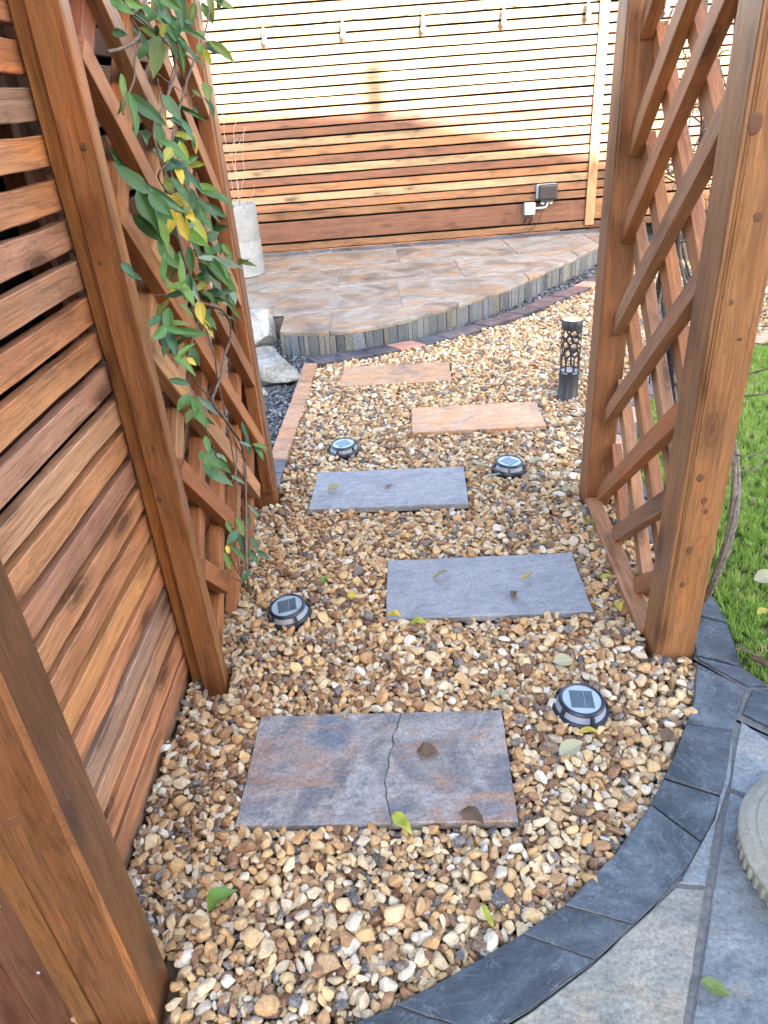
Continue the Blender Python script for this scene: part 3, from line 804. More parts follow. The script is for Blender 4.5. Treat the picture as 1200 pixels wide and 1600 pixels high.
def pebble_material(name, stops, rough=(.5, .85), mottling=.34):
    k = NT(name)
    at = k.n("ShaderNodeAttribute", attribute_type='INSTANCER', attribute_name="rnd")
    tc = k.n("ShaderNodeTexCoord")
    oi = k.n("ShaderNodeObjectInfo")
    cb = k.n("ShaderNodeCombineXYZ"); k.l(k.math('MULTIPLY', at.outputs["Fac"], 71), cb.inputs[0]); k.l(k.math('MULTIPLY', at.outputs["Fac"], 133), cb.inputs[1])
    ad = k.n("ShaderNodeVectorMath", operation='ADD'); k.l(tc.outputs["Object"], ad.inputs[0]); k.l(cb.outputs[0], ad.inputs[1])
    v = ad.outputs[0]
    big = k.noise(v, 1.1, 4, .62, .5)
    f = k.math('ADD', at.outputs["Fac"], k.math('MULTIPLY', k.math('SUBTRACT', big, .5), mottling))
    c = k.ramp(f, stops)
    fn = k.noise(v, 5, 5, .7)
    c = k.mix(1.0, c, k.ramp(fn, [(.28, .62), (.5, 1.0), (.75, 1.22)]), 'MULTIPLY')
    rind = k.ramp(k.noise(v, 1.7, 3, .6, 1.2), [(.60, 0.0), (.66, 1.0)])
    c = k.mix(k.math('MULTIPLY', rind, .5), c, (.56, .43, .25))
    dk = k.ramp(k.noise(v, 2.3, 4, .7, 1.5), [(.60, 0.0), (.70, 1.0)])
    c = k.mix(k.math('MULTIPLY', dk, .55), c, (.17, .10, .06))
    hs = k.n("ShaderNodeHueSaturation"); hs.inputs['Saturation'].default_value = .95; hs.inputs['Hue'].default_value = .499; k.l(c, hs.inputs['Color']); c = hs.outputs[0]
    r = k.ramp(big, [(.3, rough[0]), (.7, rough[1])])
    return k.fin(c, r, k.bump(fn, .34, .12), .35)

GRAVELM = pebble_material("golden_flint", [(0.0, (.09, .085, .085)), (.04, (.22, .205, .19)), (.08, (.14, .074, .038)), (.18, (.27, .135, .062)), (.27, (.38, .20, .085)), (.37, (.55, .325, .12)),
    (.46, (.40, .235, .115)), (.56, (.60, .39, .165)), (.66, (.64, .47, .25)), (.74, (.44, .32, .20)), (.83, (.66, .51, .30)), (.91, (.50, .42, .32)), (.97, (.68, .58, .42)), (1.0, (.60, .56, .50))])
CHIPM = pebble_material("slate_chips", [(0.0, (.03, .035, .044)), (.4, (.065, .074, .088)), (.75, (.12, .133, .15)), (1.0, (.24, .25, .26))], (.4, .7), .2)

def thin_far(X, Y):
    return np.where(Y < 2.2, 1.0, np.where(Y < 4.4, .8, .5)) * np.where(X > 2.4, .5, 1.0)
X, Y, Z, A, r_ = drop(GRAVEL_POLY, (-.62, .5, 3.6, 6.2), (.0158, .40, .008, .040), 14000, -.045, gravel_excl, thin_far)
near_ = Y < 2.5
Z += -.003 - float(np.percentile((Z + A[:, 2])[near_], 80))
Z = np.where(Y > 2.2, Z + np.clip((Y - 2.2) * .004, 0, .012), Z)
n = len(X)
R = np.stack([r_.normal(0, .38, n), r_.normal(0, .38, n), r_.uniform(0, 6.283, n)], 1)
GRAVEL_TOP = float(np.percentile(Z, 85))
peb = proto_collection("pebble_kinds", [pebble_mesh(i) for i in range(18)], GRAVELM)
o = scatter("gravel", np.stack([X, Y, Z], 1), R, A, r_.uniform(0, 1, n), r_.integers(0, 18, n), peb, "golden flint gravel covering the path between the slabs", "gravel")
print("gravel pieces", n, "top", GRAVEL_TOP)

def chip_excl(X, Y):
    return ~((np.abs(X + .53) < .10) & (np.abs(Y - 3.95) < .06))
X, Y, Z, A, r_ = drop(CHIP_POLY, (-1.4, 2.5, 2.65, 7.0), (.017, .3, .009, .03), 5200, -.03, chip_excl, lambda X, Y: np.where(X < -.95, .35, .8), seed=5)
n = len(X)
R = np.stack([r_.normal(0, .4, n), r_.normal(0, .4, n), r_.uniform(0, 6.283, n)], 1)
A[:, 2] *= .7
chip = proto_collection("chip_kinds", [pebble_mesh(60 + i, True, 2) for i in range(10)], CHIPM)
scatter("slate_chippings", np.stack([X, Y, Z], 1), R, A, r_.uniform(0, 1, n), r_.integers(0, 10, n), chip, "small dark grey slate chippings beside the terrace and boulders", "chippings")

# lawn -------------------------------------------------------------
GRASSG = plain("turf_soil", (.035, .045, .015), .95, .1, var=.5, nscale=30, bump=.6)
sheet("lawn", LAWN_POLY, -.006, GRASSG)["label"] = "lawn to the right of the trellis"
def grass_material():
    k = NT("grass_blade")
    at = k.n("ShaderNodeAttribute", attribute_type='INSTANCER', attribute_name="rnd")
    tc = k.n("ShaderNodeTexCoord"); sx = k.n("ShaderNodeSeparateXYZ"); k.l(tc.outputs["Object"], sx.inputs[0])
    c = k.ramp(at.outputs["Fac"], [(0, (.16, .26, .04)), (.4, (.26, .41, .065)), (.7, (.32, .46, .085)), (.86, (.42, .46, .14)), (1, (.52, .45, .23))])
    k.fin(c, .5, None, .35)
    tr = k.n("ShaderNodeBsdfTranslucent"); k.l(c, tr.inputs[0])
    mx = k.n("ShaderNodeMixShader"); mx.inputs[0].default_value = .35
    k.l(k.b.outputs[0], mx.inputs[1]); k.l(tr.outputs[0], mx.inputs[2]); k.l(mx.outputs[0], k.t.nodes["Material Output"].inputs[0])
    return k.m
def tuft(i):
    r = random.Random(400 + i); v = []; f = []
    for b in range(13):
        a = r.uniform(0, 6.283); lean = r.uniform(.1, .75); h = r.uniform(.55, 1.0); w = r.uniform(.022, .04)
        bx, by = r.gauss(0, .14), r.gauss(0, .14)
        d = Vector((math.cos(a), math.sin(a), 0)); s = Vector((-d.y, d.x, 0))
        m = len(v)
        for j, t in enumerate((0, .4, .75, 1.0)):
            p = Vector((bx, by, 0)) + d * (lean * t * t * h) + Vector((0, 0, h * t * (1 - .25 * lean * t)))
            ww = w * (1 - t ** 1.6) + .002
            v += [p - s * ww, p + s * ww]
            if j: f.append((m + 2 * j - 2, m + 2 * j - 1, m + 2 * j + 1, m + 2 * j))
    return mesh("tuft", v, f, True)
gm = grass_material()
tc_ = proto_collection("tuft_kinds", [tuft(i) for i in range(12)], gm)
N = 30000
X = rng.uniform(.9, 3.3, N); Y = rng.uniform(1.0, 4.2, N)
ok = in_poly(X, Y, LAWN_POLY) & (rng.uniform(0, 1, N) < np.where((X - .9) > .62 * Y, .35, 1.0))
X, Y = X[ok], Y[ok]; n = len(X)
sc = rng.uniform(.027, .047, n)
scatter("grass", np.stack([X, Y, np.full(n, -.006)], 1), np.stack([rng.normal(0, .15, n), rng.normal(0, .15, n), rng.uniform(0, 6.283, n)], 1), np.stack([sc, sc, sc * rng.uniform(.7, 1.2, n)], 1),
        np.clip(rng.normal(.5, .28, n), 0, 1), rng.integers(0, 12, n), tc_, "short green lawn grass right of the trellis", "grass")

# slate edging in the foreground ---------------------------------------------
def strip_piece(name, a, b, z0, z1, mat, parent, color, gap=.004, **k):
    """piece of an edging between inner points a[] and outer points b[]"""
    poly = list(a) + list(b)[::-1]
    if area2(poly) < 0: poly = poly[::-1]
    return slab(name, inset(poly, gap), z0, z1, mat, parent, color, **k)

def jt(): return random.uniform(.8, 1.25)
edging = empty("path_edging", (.4, .9, 0), "curved dark slate edging around the near end of the gravel", kind='structure')
for (ia, ib) in (((0, 2), (0, 2)), ((2, 4), (2, 3.4)), ((4, 5), (3.4, 4.35)), ((5, 7), (4.35, 6.15)), ((7, 7.85), (6.15, 6.9)), ((7.85, 9.85), (6.9, 8.7)), ((9.85, 10.6), (8.7, 9.6)), ((10.6, 12), (9.6, 11.4))):
    def seg(P, s):
        out = []; a, b = s
        ts = [a] + [t for t in range(int(a) + 1, int(math.ceil(b)))] + [b]
        for t in ts:
            i = min(int(t), len(P) - 2); u = t - i
            out.append((P[i][0] + (P[i + 1][0] - P[i][0]) * u, P[i][1] + (P[i + 1][1] - P[i][1]) * u))
        return out
    q = jt()
    strip_piece("slate_tile", seg(EDGE_IN, ia), seg(EDGE_OUT, ib), -.03, .012 + random.gauss(0, .0008), SLATE, edging, (q, q, q * 1.03), gap=.0018, jit=.0010, step=.03, riven=.0018, bev=.0016)
sheet("mortar_bed", EDGE_IN + EDGE_OUT[::-1], .0066, MORTAR, parent=edging)

lawnedge = empty("lawn_edging", (1.1, 2.6, 0), "slate edging strip running between trellis and lawn", kind='structure')
sheet("mortar_bed", EDGE_LAWN_IN + EDGE_LAWN_OUT[::-1], .002, MORTAR, parent=lawnedge)
def resample(P, m):
    P = [Vector(p) for p in P]; d = [0]
    for i in range(1, len(P)): d.append(d[-1] + (P[i] - P[i - 1]).length)
    out = []
    for k in range(m):
        t = d[-1] * k / (m - 1); i = 0
        while i < len(P) - 2 and d[i + 1] < t: i += 1
        u = (t - d[i]) / (d[i + 1] - d[i]); q = P[i].lerp(P[i + 1], u); out.append((q.x, q.y))
    return out
ri, ro = resample(EDGE_LAWN_IN, 24), resample(EDGE_LAWN_OUT, 24)
for i in range(23):
    q = jt()
    strip_piece("slate_tile", ri[i:i + 2], ro[i:i + 2], -.03, .011 + random.gauss(0, .001), SLATE if i < 6 or random.random() < .6 else COPPER_GLOW, lawnedge, (q, q, q * 1.05), gap=.003, jit=.001, step=.03, riven=.002)
# patio in the bottom right corner ------------------------------------------
patio = empty("patio", (.8, .8, 0), "blue-grey patio paving in the bottom right corner", kind='structure')
J0, J1 = Vector((.783, 1.161)), Vector((.43, .572))
jd = (J1 - J0).normalized(); jn = Vector((jd.y, -jd.x))  # jn points left of the long joint
jn = jn if jn.x < 0 else -jn
def jp(t, off=0): p = J0 + jd * t + jn * off; return (p.x, p.y)
wedge1 = [jp(.03, .002), jp(.43, .002), (.507, .803), (.533, .820), (.622, .911), (.710, 1.030)]
wedge2 = [jp(.436, .002), jp(1.1, .002), (-.1, .2), (-.38, .28), (-.36, .434), (-.21, .467), (-.08, .504), (.06, .554), (.183, .605), (.299, .667), (.415, .741), (.500, .797)]
slab("paving_slab", inset(wedge1 if area2(wedge1) > 0 else wedge1[::-1], .0012), -.03, .010, PATIO, patio, (.95, 1.0, 1.08), jit=.0006, step=.04, riven=.0015)
slab("paving_slab", inset(wedge2 if area2(wedge2) > 0 else wedge2[::-1], .0012), -.03, .0098, PATIO, patio, (1.3, 1.16, .98), jit=.0006, step=.04, riven=.0015)
big = [[jp(.03, -.007), jp(.175, -.007), (1.18, .60), (1.30, .83), (.86, 1.10), (.815, 1.195)], [jp(.182, -.007), jp(1.0, -.007), (.62, .1), (1.16, .10), (1.17, .595)],
       [(1.19, .595), (1.9, .2), (2.2, .7), (1.31, .825)], [(1.165, .59), (1.17, .1), (1.8, .1), (1.87, .19)], [jp(1.005, -.007), jp(1.6, -.007), (.6, -.4), (.62, .09)], [(.63, .09), (.6, -.4), (1.6, -.4), (1.6, .09)]]
for i, pl in enumerate(big):
    q = random.uniform(.92, 1.12)
    slab("paving_slab", inset(pl if area2(pl) > 0 else pl[::-1], .004), -.03, .0095 + random.gauss(0, .0004), PATIO, patio, (q * .98, q, q * 1.05), jit=.0006, step=.05, riven=.0014)
sheet("mortar_bed", [(.80, 1.19), (.86, 1.13), (1.34, .84), (2.2, .7), (1.9, -.4), (-.3, -.4), (-.36, .43), (-.08, .50), (.183, .60), (.415, .735), (.62, .905)], .0052, MORTAR, parent=patio)
rim = empty("slate_border", (.95, 1.2, 0), "dark slate border tiles between lawn and patio", kind='structure')
sheet("mortar_bed", [(.79, 1.415), (.875, 1.285), (.80, 1.20), (.945, 1.05), (1.34, .80), (1.41, .90), (1.2, 1.03), (1.03, 1.175), (.94, 1.285), (.897, 1.366)], .0065, MORTAR, parent=rim)
for pl in ([(.800, 1.418), (.895, 1.362), (.935, 1.285), (.880, 1.290), (.80, 1.40)], [(.886, 1.284), (.94, 1.279), (1.03, 1.165), (.945, 1.065), (.822, 1.205)], [(1.036, 1.16), (1.2, 1.02), (1.11, .93), (.952, 1.058)], [(1.205, 1.015), (1.40, .90), (1.34, .81), (1.118, .925)]):
    q = jt()
    slab("slate_tile", inset(pl if area2(pl) > 0 else pl[::-1], .003), -.03, .0120 + random.gauss(0, .0005), SLATE, rim, (q, q, q * 1.04), jit=.001, step=.03, riven=.0018, bev=.0016)

# raised terrace -------------------------------------------------------------
TZ = .13
terrace = empty("terrace", (.5, 5.8, 0), "raised riven slab terrace with curved slate-faced front", kind='structure')
TPOLY = TERR_EDGE + [(-2.6, 7.29), (-2.6, 4.86), (-.57, 4.82)]
TP = TPOLY if area2(TPOLY) > 0 else TPOLY[::-1]
core = inset(TP, .045)
cm, cc = slab_mesh(core, -.06, TZ - .028, bev=.002)
put("terrace_core", cm, MORTAR, terrace, Matrix.Translation((cc[0], cc[1], 0)))
sheet("mortar_bed", inset(TP, .03), TZ - .006, plain("pale_mortar", (.20, .185, .165), .9, .2, var=.2, nscale=60), parent=terrace)
rows = [(4.2, 4.87, [-.57, -.25, .60, 1.3]), (4.87, 5.58, [-2.6, -1.6, -.66, .23, 1.2, 2.0]), (5.58, 6.28, [-2.6, -1.9, -1.05, -.22, .75, 1.75, 2.6]), (6.28, 7.03, [-2.6, -1.5, -.66, .30, 1.30, 2.05, 2.7])]
for (y0, y1, xs) in rows:
    for xa, xb in zip(xs[:-1], xs[1:]):
        pl = clip_rect(TP, xa, y0, xb, y1)
        if len(pl) < 3 or abs(area2(pl)) < .004: continue
        pl = pl if area2(pl) > 0 else pl[::-1]
        q = random.uniform(.85, 1.12); w = random.uniform(-.05, .06)
        slab("paving_slab", inset(pl, .003), TZ - .026, TZ + random.gauss(0, .0006), RIVEN, terrace, (q + w, q, q - w), bev=.006, jit=.0006, step=.06, riven=.003)
x = -2.6
while x < 2.35:
    w = random.uniform(.14, .26)
    pl = clip_rect(TP, x, 7.035, x + w, 7.24)
    if len(pl) > 2:
        q = jt(); slab("slate_sett", inset(pl if area2(pl) > 0 else pl[::-1], .003), TZ - .026, TZ - .002 + random.gauss(0, .001), SLATE, terrace, (q * 1.3, q * 1.3, q * 1.35), jit=.0008, step=.05)
    x += w
# slate pieces stood on end along the front
RP = [Vector(p) for p in [(-.57, 4.80), (-.57, 4.62)] + TERR_EDGE]
RP = [Vector(p) for p in inset([tuple(v) for v in TP], .02)]
# open polyline: left return then the curve
curve = [Vector((-.55, 4.80)), Vector((-.55, 4.63)), Vector((-.55, 4.475))] + [Vector(p) for p in [(a, b + .018) for a, b in TERR_EDGE[1:]]]
d = [0]
for i in range(1, len(curve)): d.append(d[-1] + (curve[i] - curve[i - 1]).length)
def at_len(t):
    i = 0
    while i < len(curve) - 2 and d[i + 1] < t: i += 1
    u = (t - d[i]) / (d[i + 1] - d[i]); return curve[i].lerp(curve[i + 1], u), (curve[i + 1] - curve[i]).normalized()
t = 0; unit = box_mesh(1, 1, 1, .03, 1)
while t < d[-1] - .03:
    w = random.choice((.03, .04, .05, .055, .065, .08))
    p, tan = at_len(t + w / 2)
    hgt = .125 + random.uniform(0, .006); dep = random.uniform(.022, .034)
    nrm = Vector((tan.y, -tan.x))
    M = Matrix.Translation((p.x + nrm.x * random.uniform(-.002, .005), p.y + nrm.y * random.uniform(-.002, .005), TZ - .028 - hgt / 2)) @ Matrix.Rotation(math.atan2(tan.y, tan.x), 4, 'Z') @ Matrix.Rotation(random.gauss(0, .012), 4, 'Y') @ Matrix.Diagonal((w - .003, dep, hgt, 1))
    q = random.uniform(.65, 1.5); wm = random.choice((0, 0, 0, .12, .3))
    put("riser_slate", unit, RISER, terrace, M, (q * (1 + wm), q * (1 + wm * .4), q * (1 - wm * .4)))
    t += w

# sett row in front of the terrace, brick edging on the left ------------------
row = empty("sett_row", (.6, 4.6, 0), "row of flat slate setts curving in front of the terrace", kind='structure')
fi, fo = resample(BRICK_FRONT, 27), resample(BRICK_BACK, 27)
for i in range(26):
    q = jt(); red = max(0, (fi[i][0] - .5)) * .25
    strip_piece("sett", fo[i:i + 2], fi[i:i + 2], -.05, .016 + random.gauss(0, .0015), SLATE if random.random() < .8 else COPPER_GLOW, row, (q * (1.1 + red) * (.62 if i % 5 == 4 else 1), q * .8 * (1 - red * .3), q * .85), gap=.003, jit=.0015, step=.04, riven=.002)
sheet("mortar_bed", BRICK_FRONT + BRICK_BACK[::-1], -.004, MORTAR, parent=row)
br = empty("brick_edging", (-.42, 3.4, 0), "rust-toned stone edging with painted fence glow along the left of the gravel", kind='structure')
EI = [(-.325, 4.112), (-.342, 3.78), (-.361, 3.46), (-.385, 3.155), (-.39, 3.03), (-.402, 2.81), (-.412, 2.69), (-.418, 2.565)]
for i in range(7):
    (xa, ya), (xb, yb) = EI[i], EI[i + 1]
    q = jt(); o_ = .085
    m = COPPER_GLOW if i < 5 else SLATE
    pl = [(xa, ya), (xb, yb), (xb - o_, yb + .02), (xa - o_, ya + .02)]
    slab("edging_brick", inset(pl if area2(pl) > 0 else pl[::-1], .0025), -.05, .018 + random.gauss(0, .001), m, br, (q * .92, q * .78, q * .70) if i < 5 else (q * 1.5, q * 1.5, q * 1.7), jit=.0015, step=.04, riven=.003)

# ================================================================== FENCES
def tone(kind, s=1.0):
    base = {'brown': (.36, .142, .052), 'red': (.27, .092, .042), 'pale': (.52, .32, .155), 'orange': (.45, .185, .055), 'amber': (.40, .185, .045), 'grey': (.26, .145, .085), 'dark': (.17, .064, .028), 'tan': (.42, .21, .098), 'mauve': (.34, .16, .08)}[kind]
    j = random.uniform(.85, 1.15) * s
    return tuple(c * j * random.uniform(.96, 1.04) for c in base)

# back fence, facing the viewer at y = 7.33
bf = empty("slatted_fence", (.8, 7.35, 0), "long horizontal slatted timber fence behind the terrace, sunlit at its top", "fence")
FY = 7.33
seq = ['brown', 'orange', 'pale', 'orange', 'pale', 'red', 'orange', 'red', 'pale', 'orange', 'red', 'pale', 'orange', 'red', 'pale', 'pale', 'tan', 'pale', 'orange', 'pale', 'tan', 'pale', 'pale', 'tan', 'pale']
zs = [(.125, .185), (.205, .385)]
z = .405
pitch = .0768
while z < 2.2:
    zs.append((z, z + .0625)); z += pitch
for i, (z0, z1) in enumerate(zs):
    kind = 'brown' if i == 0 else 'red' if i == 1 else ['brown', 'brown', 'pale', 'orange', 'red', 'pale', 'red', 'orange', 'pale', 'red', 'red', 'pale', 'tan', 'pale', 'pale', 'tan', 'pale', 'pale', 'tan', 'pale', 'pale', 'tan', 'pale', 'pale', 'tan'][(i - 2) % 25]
    joints = [-2.8, 1.50, 2.215] if i == 1 else [-2.8, -1.6 + .4 * random.random(), 2.215] if i % 3 == 0 else [-2.8, 2.215]
    joints += [4.9]
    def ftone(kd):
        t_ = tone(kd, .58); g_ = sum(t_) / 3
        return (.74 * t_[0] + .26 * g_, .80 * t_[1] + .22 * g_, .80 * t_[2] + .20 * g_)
    for a, b in zip(joints[:-1], joints[1:]):
        k2 = kind if a < 2 else random.choice(('red', 'brown', 'orange', 'dark'))
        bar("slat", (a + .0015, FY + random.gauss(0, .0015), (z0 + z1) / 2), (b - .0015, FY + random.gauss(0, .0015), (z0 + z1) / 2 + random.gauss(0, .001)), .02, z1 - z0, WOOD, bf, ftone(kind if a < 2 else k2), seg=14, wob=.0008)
bar("cover_batten", (2.205, FY - .022, .155), (2.205, FY - .022, 2.2), .085, .02, WOOD, bf, tone('tan', .8), up=(0, 1, 0))
for x_ in (-2.7, 4.8):
    bar("back_rail", (x_, FY + .035, .1), (x_, FY + .035, 2.2), .05, .045, WOOD, bf, tone('dark'), up=(0, 1, 0))
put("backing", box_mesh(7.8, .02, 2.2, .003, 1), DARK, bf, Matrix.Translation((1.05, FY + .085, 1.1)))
bar("gravel_board", (-2.8, FY + .012, .09), (1.93, FY + .012, .09), .02, .055, WOOD, bf, tone('tan'))

# left fence close to the viewer
FA, FB = Vector((-.592, .941, 0)), Vector((-.568, 1.521, 0))
fd = (FB - FA).normalized(); fnrm = Vector((fd.y, -fd.x, 0))
lf = empty("side_fence", (-.6, .9, 0), "near horizontal slatted fence along the left edge of the gravel", "fence")
kinds = ['brown', 'grey', 'brown', 'brown', 'mauve', 'mauve', 'brown', 'brown', 'mauve', 'tan', 'brown', 'mauve', 'brown', 'brown', 'orange', 'brown', 'grey', 'mauve', 'brown', 'brown', 'red']
top = 1.48 + .0737 * 9
i = -9
while True:
    zt = 1.48 - .0737 * i
    if zt < .03: break
    kd = random.choice(('brown', 'brown', 'orange', 'tan', 'red', 'grey')) if i < 0 else kinds[min(i, 20)]
    zc = zt - .025
    ends = [-.19, random.choice((.05, .18, .30)), .60] if random.random() < .1 else [-.19, .60]
    def stone_(kd):
        t_ = tone(kd, 1.22); g_ = sum(t_) / 3
        return tuple(.90 * x + .10 * g_ for x in t_)
    for a, b in zip(ends[:-1], ends[1:]):
        pa, pb = FA + fd * (a + .001), FA + fd * (b - .001)
        off = fnrm * (-.0125 + random.gauss(0, .001))
        bar("slat", pa + off + Vector((0, 0, zc)), pb + off + Vector((0, 0, zc + random.gauss(0, .001))), .025, .0525 + random.gauss(0, .0008), WOOD, lf, stone_(kd), seg=12, wob=.0007)
    i += 1
z = 1.48 - .0737 * 8 + .0118
while z > .03:
    off = fnrm * -.052
    bar("rear_slat", FA + fd * -.18 + off + Vector((0, 0, z)), FA + fd * .59 + off + Vector((0, 0, z)), .02, .046, WOOD, lf, tone(random.choice(('grey', 'dark', 'dark')), .5), seg=6)  # toned darker so the gaps between front slats look shaded
    z -= .0737
bar("gravel_board", FA + fd * -.19 + fnrm * -.02 + Vector((0, 0, .0)), FA + fd * .62 + fnrm * -.02 + Vector((0, 0, .0)), .02, .05, WOOD, lf, tone('grey'))
for s_ in (-.14, .585):
    p = FA + fd * s_ + fnrm * -.084
    bar("upright", p + Vector((0, 0, -.05)), p + Vector((0, 0, 2.1)), .045, .035, WOOD, lf, tone('dark'), up=(0, 1, 0))
M = Matrix.Translation(FA + fd * .21 + fnrm * -.13 + Vector((0, 0, 1.03))) @ frame(fd, (0, 0, 1))
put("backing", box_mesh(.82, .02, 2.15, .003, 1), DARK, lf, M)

# second bay of that fence, behind the climber
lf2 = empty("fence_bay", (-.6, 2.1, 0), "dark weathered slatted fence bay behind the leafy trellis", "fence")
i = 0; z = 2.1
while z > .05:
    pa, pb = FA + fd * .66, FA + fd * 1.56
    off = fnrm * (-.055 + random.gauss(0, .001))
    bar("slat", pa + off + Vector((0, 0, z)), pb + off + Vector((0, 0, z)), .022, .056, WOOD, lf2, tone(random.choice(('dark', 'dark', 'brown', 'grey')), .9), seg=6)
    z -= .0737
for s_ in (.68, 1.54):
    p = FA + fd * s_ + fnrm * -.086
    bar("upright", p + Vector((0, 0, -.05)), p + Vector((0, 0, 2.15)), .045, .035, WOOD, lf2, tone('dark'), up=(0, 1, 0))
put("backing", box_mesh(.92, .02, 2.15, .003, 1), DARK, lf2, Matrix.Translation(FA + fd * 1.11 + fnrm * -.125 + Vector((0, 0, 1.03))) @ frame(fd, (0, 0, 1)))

# near post in the bottom left corner and the boarded panel it carries
np_ = empty("gate_post", (-.51, .68, 0), "thick brown timber post with split grain in the bottom left corner", "post")
gp = bar("post_shaft", (-.509, .681, -.06), (-.509, .681, 2.2), .096, .096, WOODM, np_, (.145, .058, .021), up=(0, 1, 0), ch=.007, rnd=1, wob=.0005)
gp.data.materials.append(WOODH)
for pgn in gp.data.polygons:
    if pgn.normal.y > .5 and pgn.normal.z < -.5: pgn.material_index = 1  # facing chamfer gets the painted ridge highlight
bar("batten", (-.581, .668, -.10), (-.581, .668, 2.15), .044, .05, WOODM, np_, (.15, .064, .021), up=(0, 1, 0), ch=.004)
pn = empty("board_panel", (-.75, .70, 0), "boarded timber panel left of the corner post", "fence panel")
for k_, (x_, w_, tn) in enumerate(((-.646, .082, (.105, .043, .022)), (-.731, .082, (.12, .045, .024)), (-.816, .082, (.13, .052, .026)), (-.901, .082, (.13, .05, .025)))):
    bar("board", (x_, .674 + .004 * (k_ % 2), -.12), (x_, .674 + .004 * (k_ % 2), 2.1), w_, .022, WOOD, pn, tn, up=(0, 1, 0))
for k_ in range(3):
    screw = lathe_mesh("screw_head", [(.0001, .0012), (.0028, .0010), (.0036, 0), (.0036, -.002)], 12)
    put("screw_head", screw, GREYP, pn, Matrix.Translation((-.634 - .003 * k_, .6625, .13 + .19 * k_)) @ Matrix.Rotation(math.radians(90), 4, 'X'))

# ================================================================== TRELLISES
def lath_line(p0, d2, off2, s0, z0, s1, z1):
    a = Vector((p0[0] + d2[0] * s0 + off2[0], p0[1] + d2[1] * s0 + off2[1], z0))
    b = Vector((p0[0] + d2[0] * s1 + off2[0], p0[1] + d2[1] * s1 + off2[1], z1))
    return a, b

def lattice(parent, p0, d2, nrm, layers, slen):
    for (zi, slope, off, zmin, zmax, s_lo, s_hi, tn) in layers:
        # z = zi + slope * s, clipped to the panel
        s0, s1 = s_lo, s_hi
        for zb in (zmin, zmax):
            sb = (zb - zi) / slope
            if (zb == zmin) == (slope > 0): s0 = max(s0, sb)
            else: s1 = min(s1, sb)
        if s1 - s0 < .06: continue
        a, b = lath_line(p0, d2, (nrm[0] * off, nrm[1] * off), s0, zi + slope * s0, s1, zi + slope * s1)
        bar("lath", a, b, .034, .052 + random.gauss(0, .001), WOOD, parent, tn, up=(0, 0, 1), ch=.0015)

# left trellis: front post, rear post, crossing laths
KNOTS_R = [(.722, 1.266, .017), (.757, 1.107, .012), (.736, .946, .006), (.767, .867, .007), (.735, .544, .013), (.754, .482, .010), (.763, .452, .009), (.740, .344, .012), (.737, .240, .009)]
KNOTS_L = [(-.513, 1.11, .005), (-.501, .713, .006), (-.516, .584, .008), (-.49, 1.31, .009)]
KNOTS_P = [(-.527, .549, .009), (-.538, .214, .007), (-.50, .70, .008), (-.52, .95, .01)]
LP0 = (-.468, 1.457); ld = Vector((.051, 1.102)).normalized(); ln = (ld.y, -ld.x)
lt = empty("trellis", (-.48, 2.0, 0), "left timber trellis panel with crossed laths, overgrown by the climber", "trellis")
bar("post", (-.499, 1.482, -.06), (-.499, 1.482, 2.4), .062, .045, WOODM, lt, (.27, .112, .040), up=(0, 1, 0), ch=.003, wob=.0004)
bar("batten", (-.548, 1.497, -.06), (-.548, 1.497, 2.35), .034, .03, WOODM, lt, (.30, .132, .040), up=(0, 1, 0), ch=.003)
bar("post", (-.466, 2.512, -.06), (-.466, 2.512, 2.4), .095, .095, WOODM, lt, (.21, .084, .031), up=(0, 1, 0), ch=.014, rnd=4, wob=.0005)
q = Vector(LP0) + ld * 1.0
bar("batten", (q.x - .022, q.y - .008, .06), (q.x - .022, q.y - .008, 2.35), .042, .02, WOOD, lt, tone('brown'), up=(0, 1, 0))
lay = []
for zt in (.16, .44, .73, 1.02, 1.30, 1.57, 1.85, 2.13, 2.41, 2.7):
    lay.append((zt - .034, -1.03, -.020, .17, 2.35, .068, .99, tone(random.choice(('brown', 'tan', 'brown')), 1.0)))
for zi in (-.72, -.44, -.16, .12, .40, .68, .96, 1.24, 1.52, 1.80, 2.08):
    lay.append((zi + .05, 1.03, -.0525, -.04, 2.35, .068, .99, tone(random.choice(('tan', 'tan', 'brown', 'red')), 1.0)))
lattice(lt, LP0, ld, ln, lay, 1.0)

# right trellis
RP0 = (.776, 2.279); rd = Vector((-.0994, -.9950)); rn = (.9950, -.0994)
rt = empty("trellis", (.76, 1.9, 0), "right timber trellis panel with crossed laths beside the lawn", "trellis")
bar("post", (.752, 1.482, -.06), (.752, 1.482, 2.4), .104, .10, WOODM, rt, (.245, .114, .046), up=(0, 1, 0), ch=.006, rnd=2, wob=.0004, grooves=(-.043, -.037))
bar("post", (.796, 2.322, -.06), (.796, 2.322, 2.4), .095, .09, WOODM, rt, (.20, .084, .035), up=(0, 1, 0), ch=.009, rnd=3, wob=.0004)
lay = []
for zt in (-.43, -.178, .064, .375, .69, .975, 1.215, 1.5, 1.78, 2.06, 2.33):
    lay.append((zt - .032, .868, .030, .03, 2.35, -.01, .775, tone(random.choice(('brown', 'mauve', 'brown', 'brown')), .82)))
for zi in (-.0, .24, .48, .735, .975, 1.22, 1.48, 1.74, 2.0, 2.26, 2.5, 2.76):
    lay.append((zi - .03, -.82, .0645, .0, 2.35, -.01, .775, tone(random.choice(('tan', 'brown', 'brown', 'mauve')), .9)))
lattice(rt, RP0, rd, rn, lay, .85)
a = Vector((.772, 2.27, .012)); b = Vector((.712, 1.53, .012))
bar("base_rail", a, b, .055, .028, WOOD, rt, tone('mauve', .95))
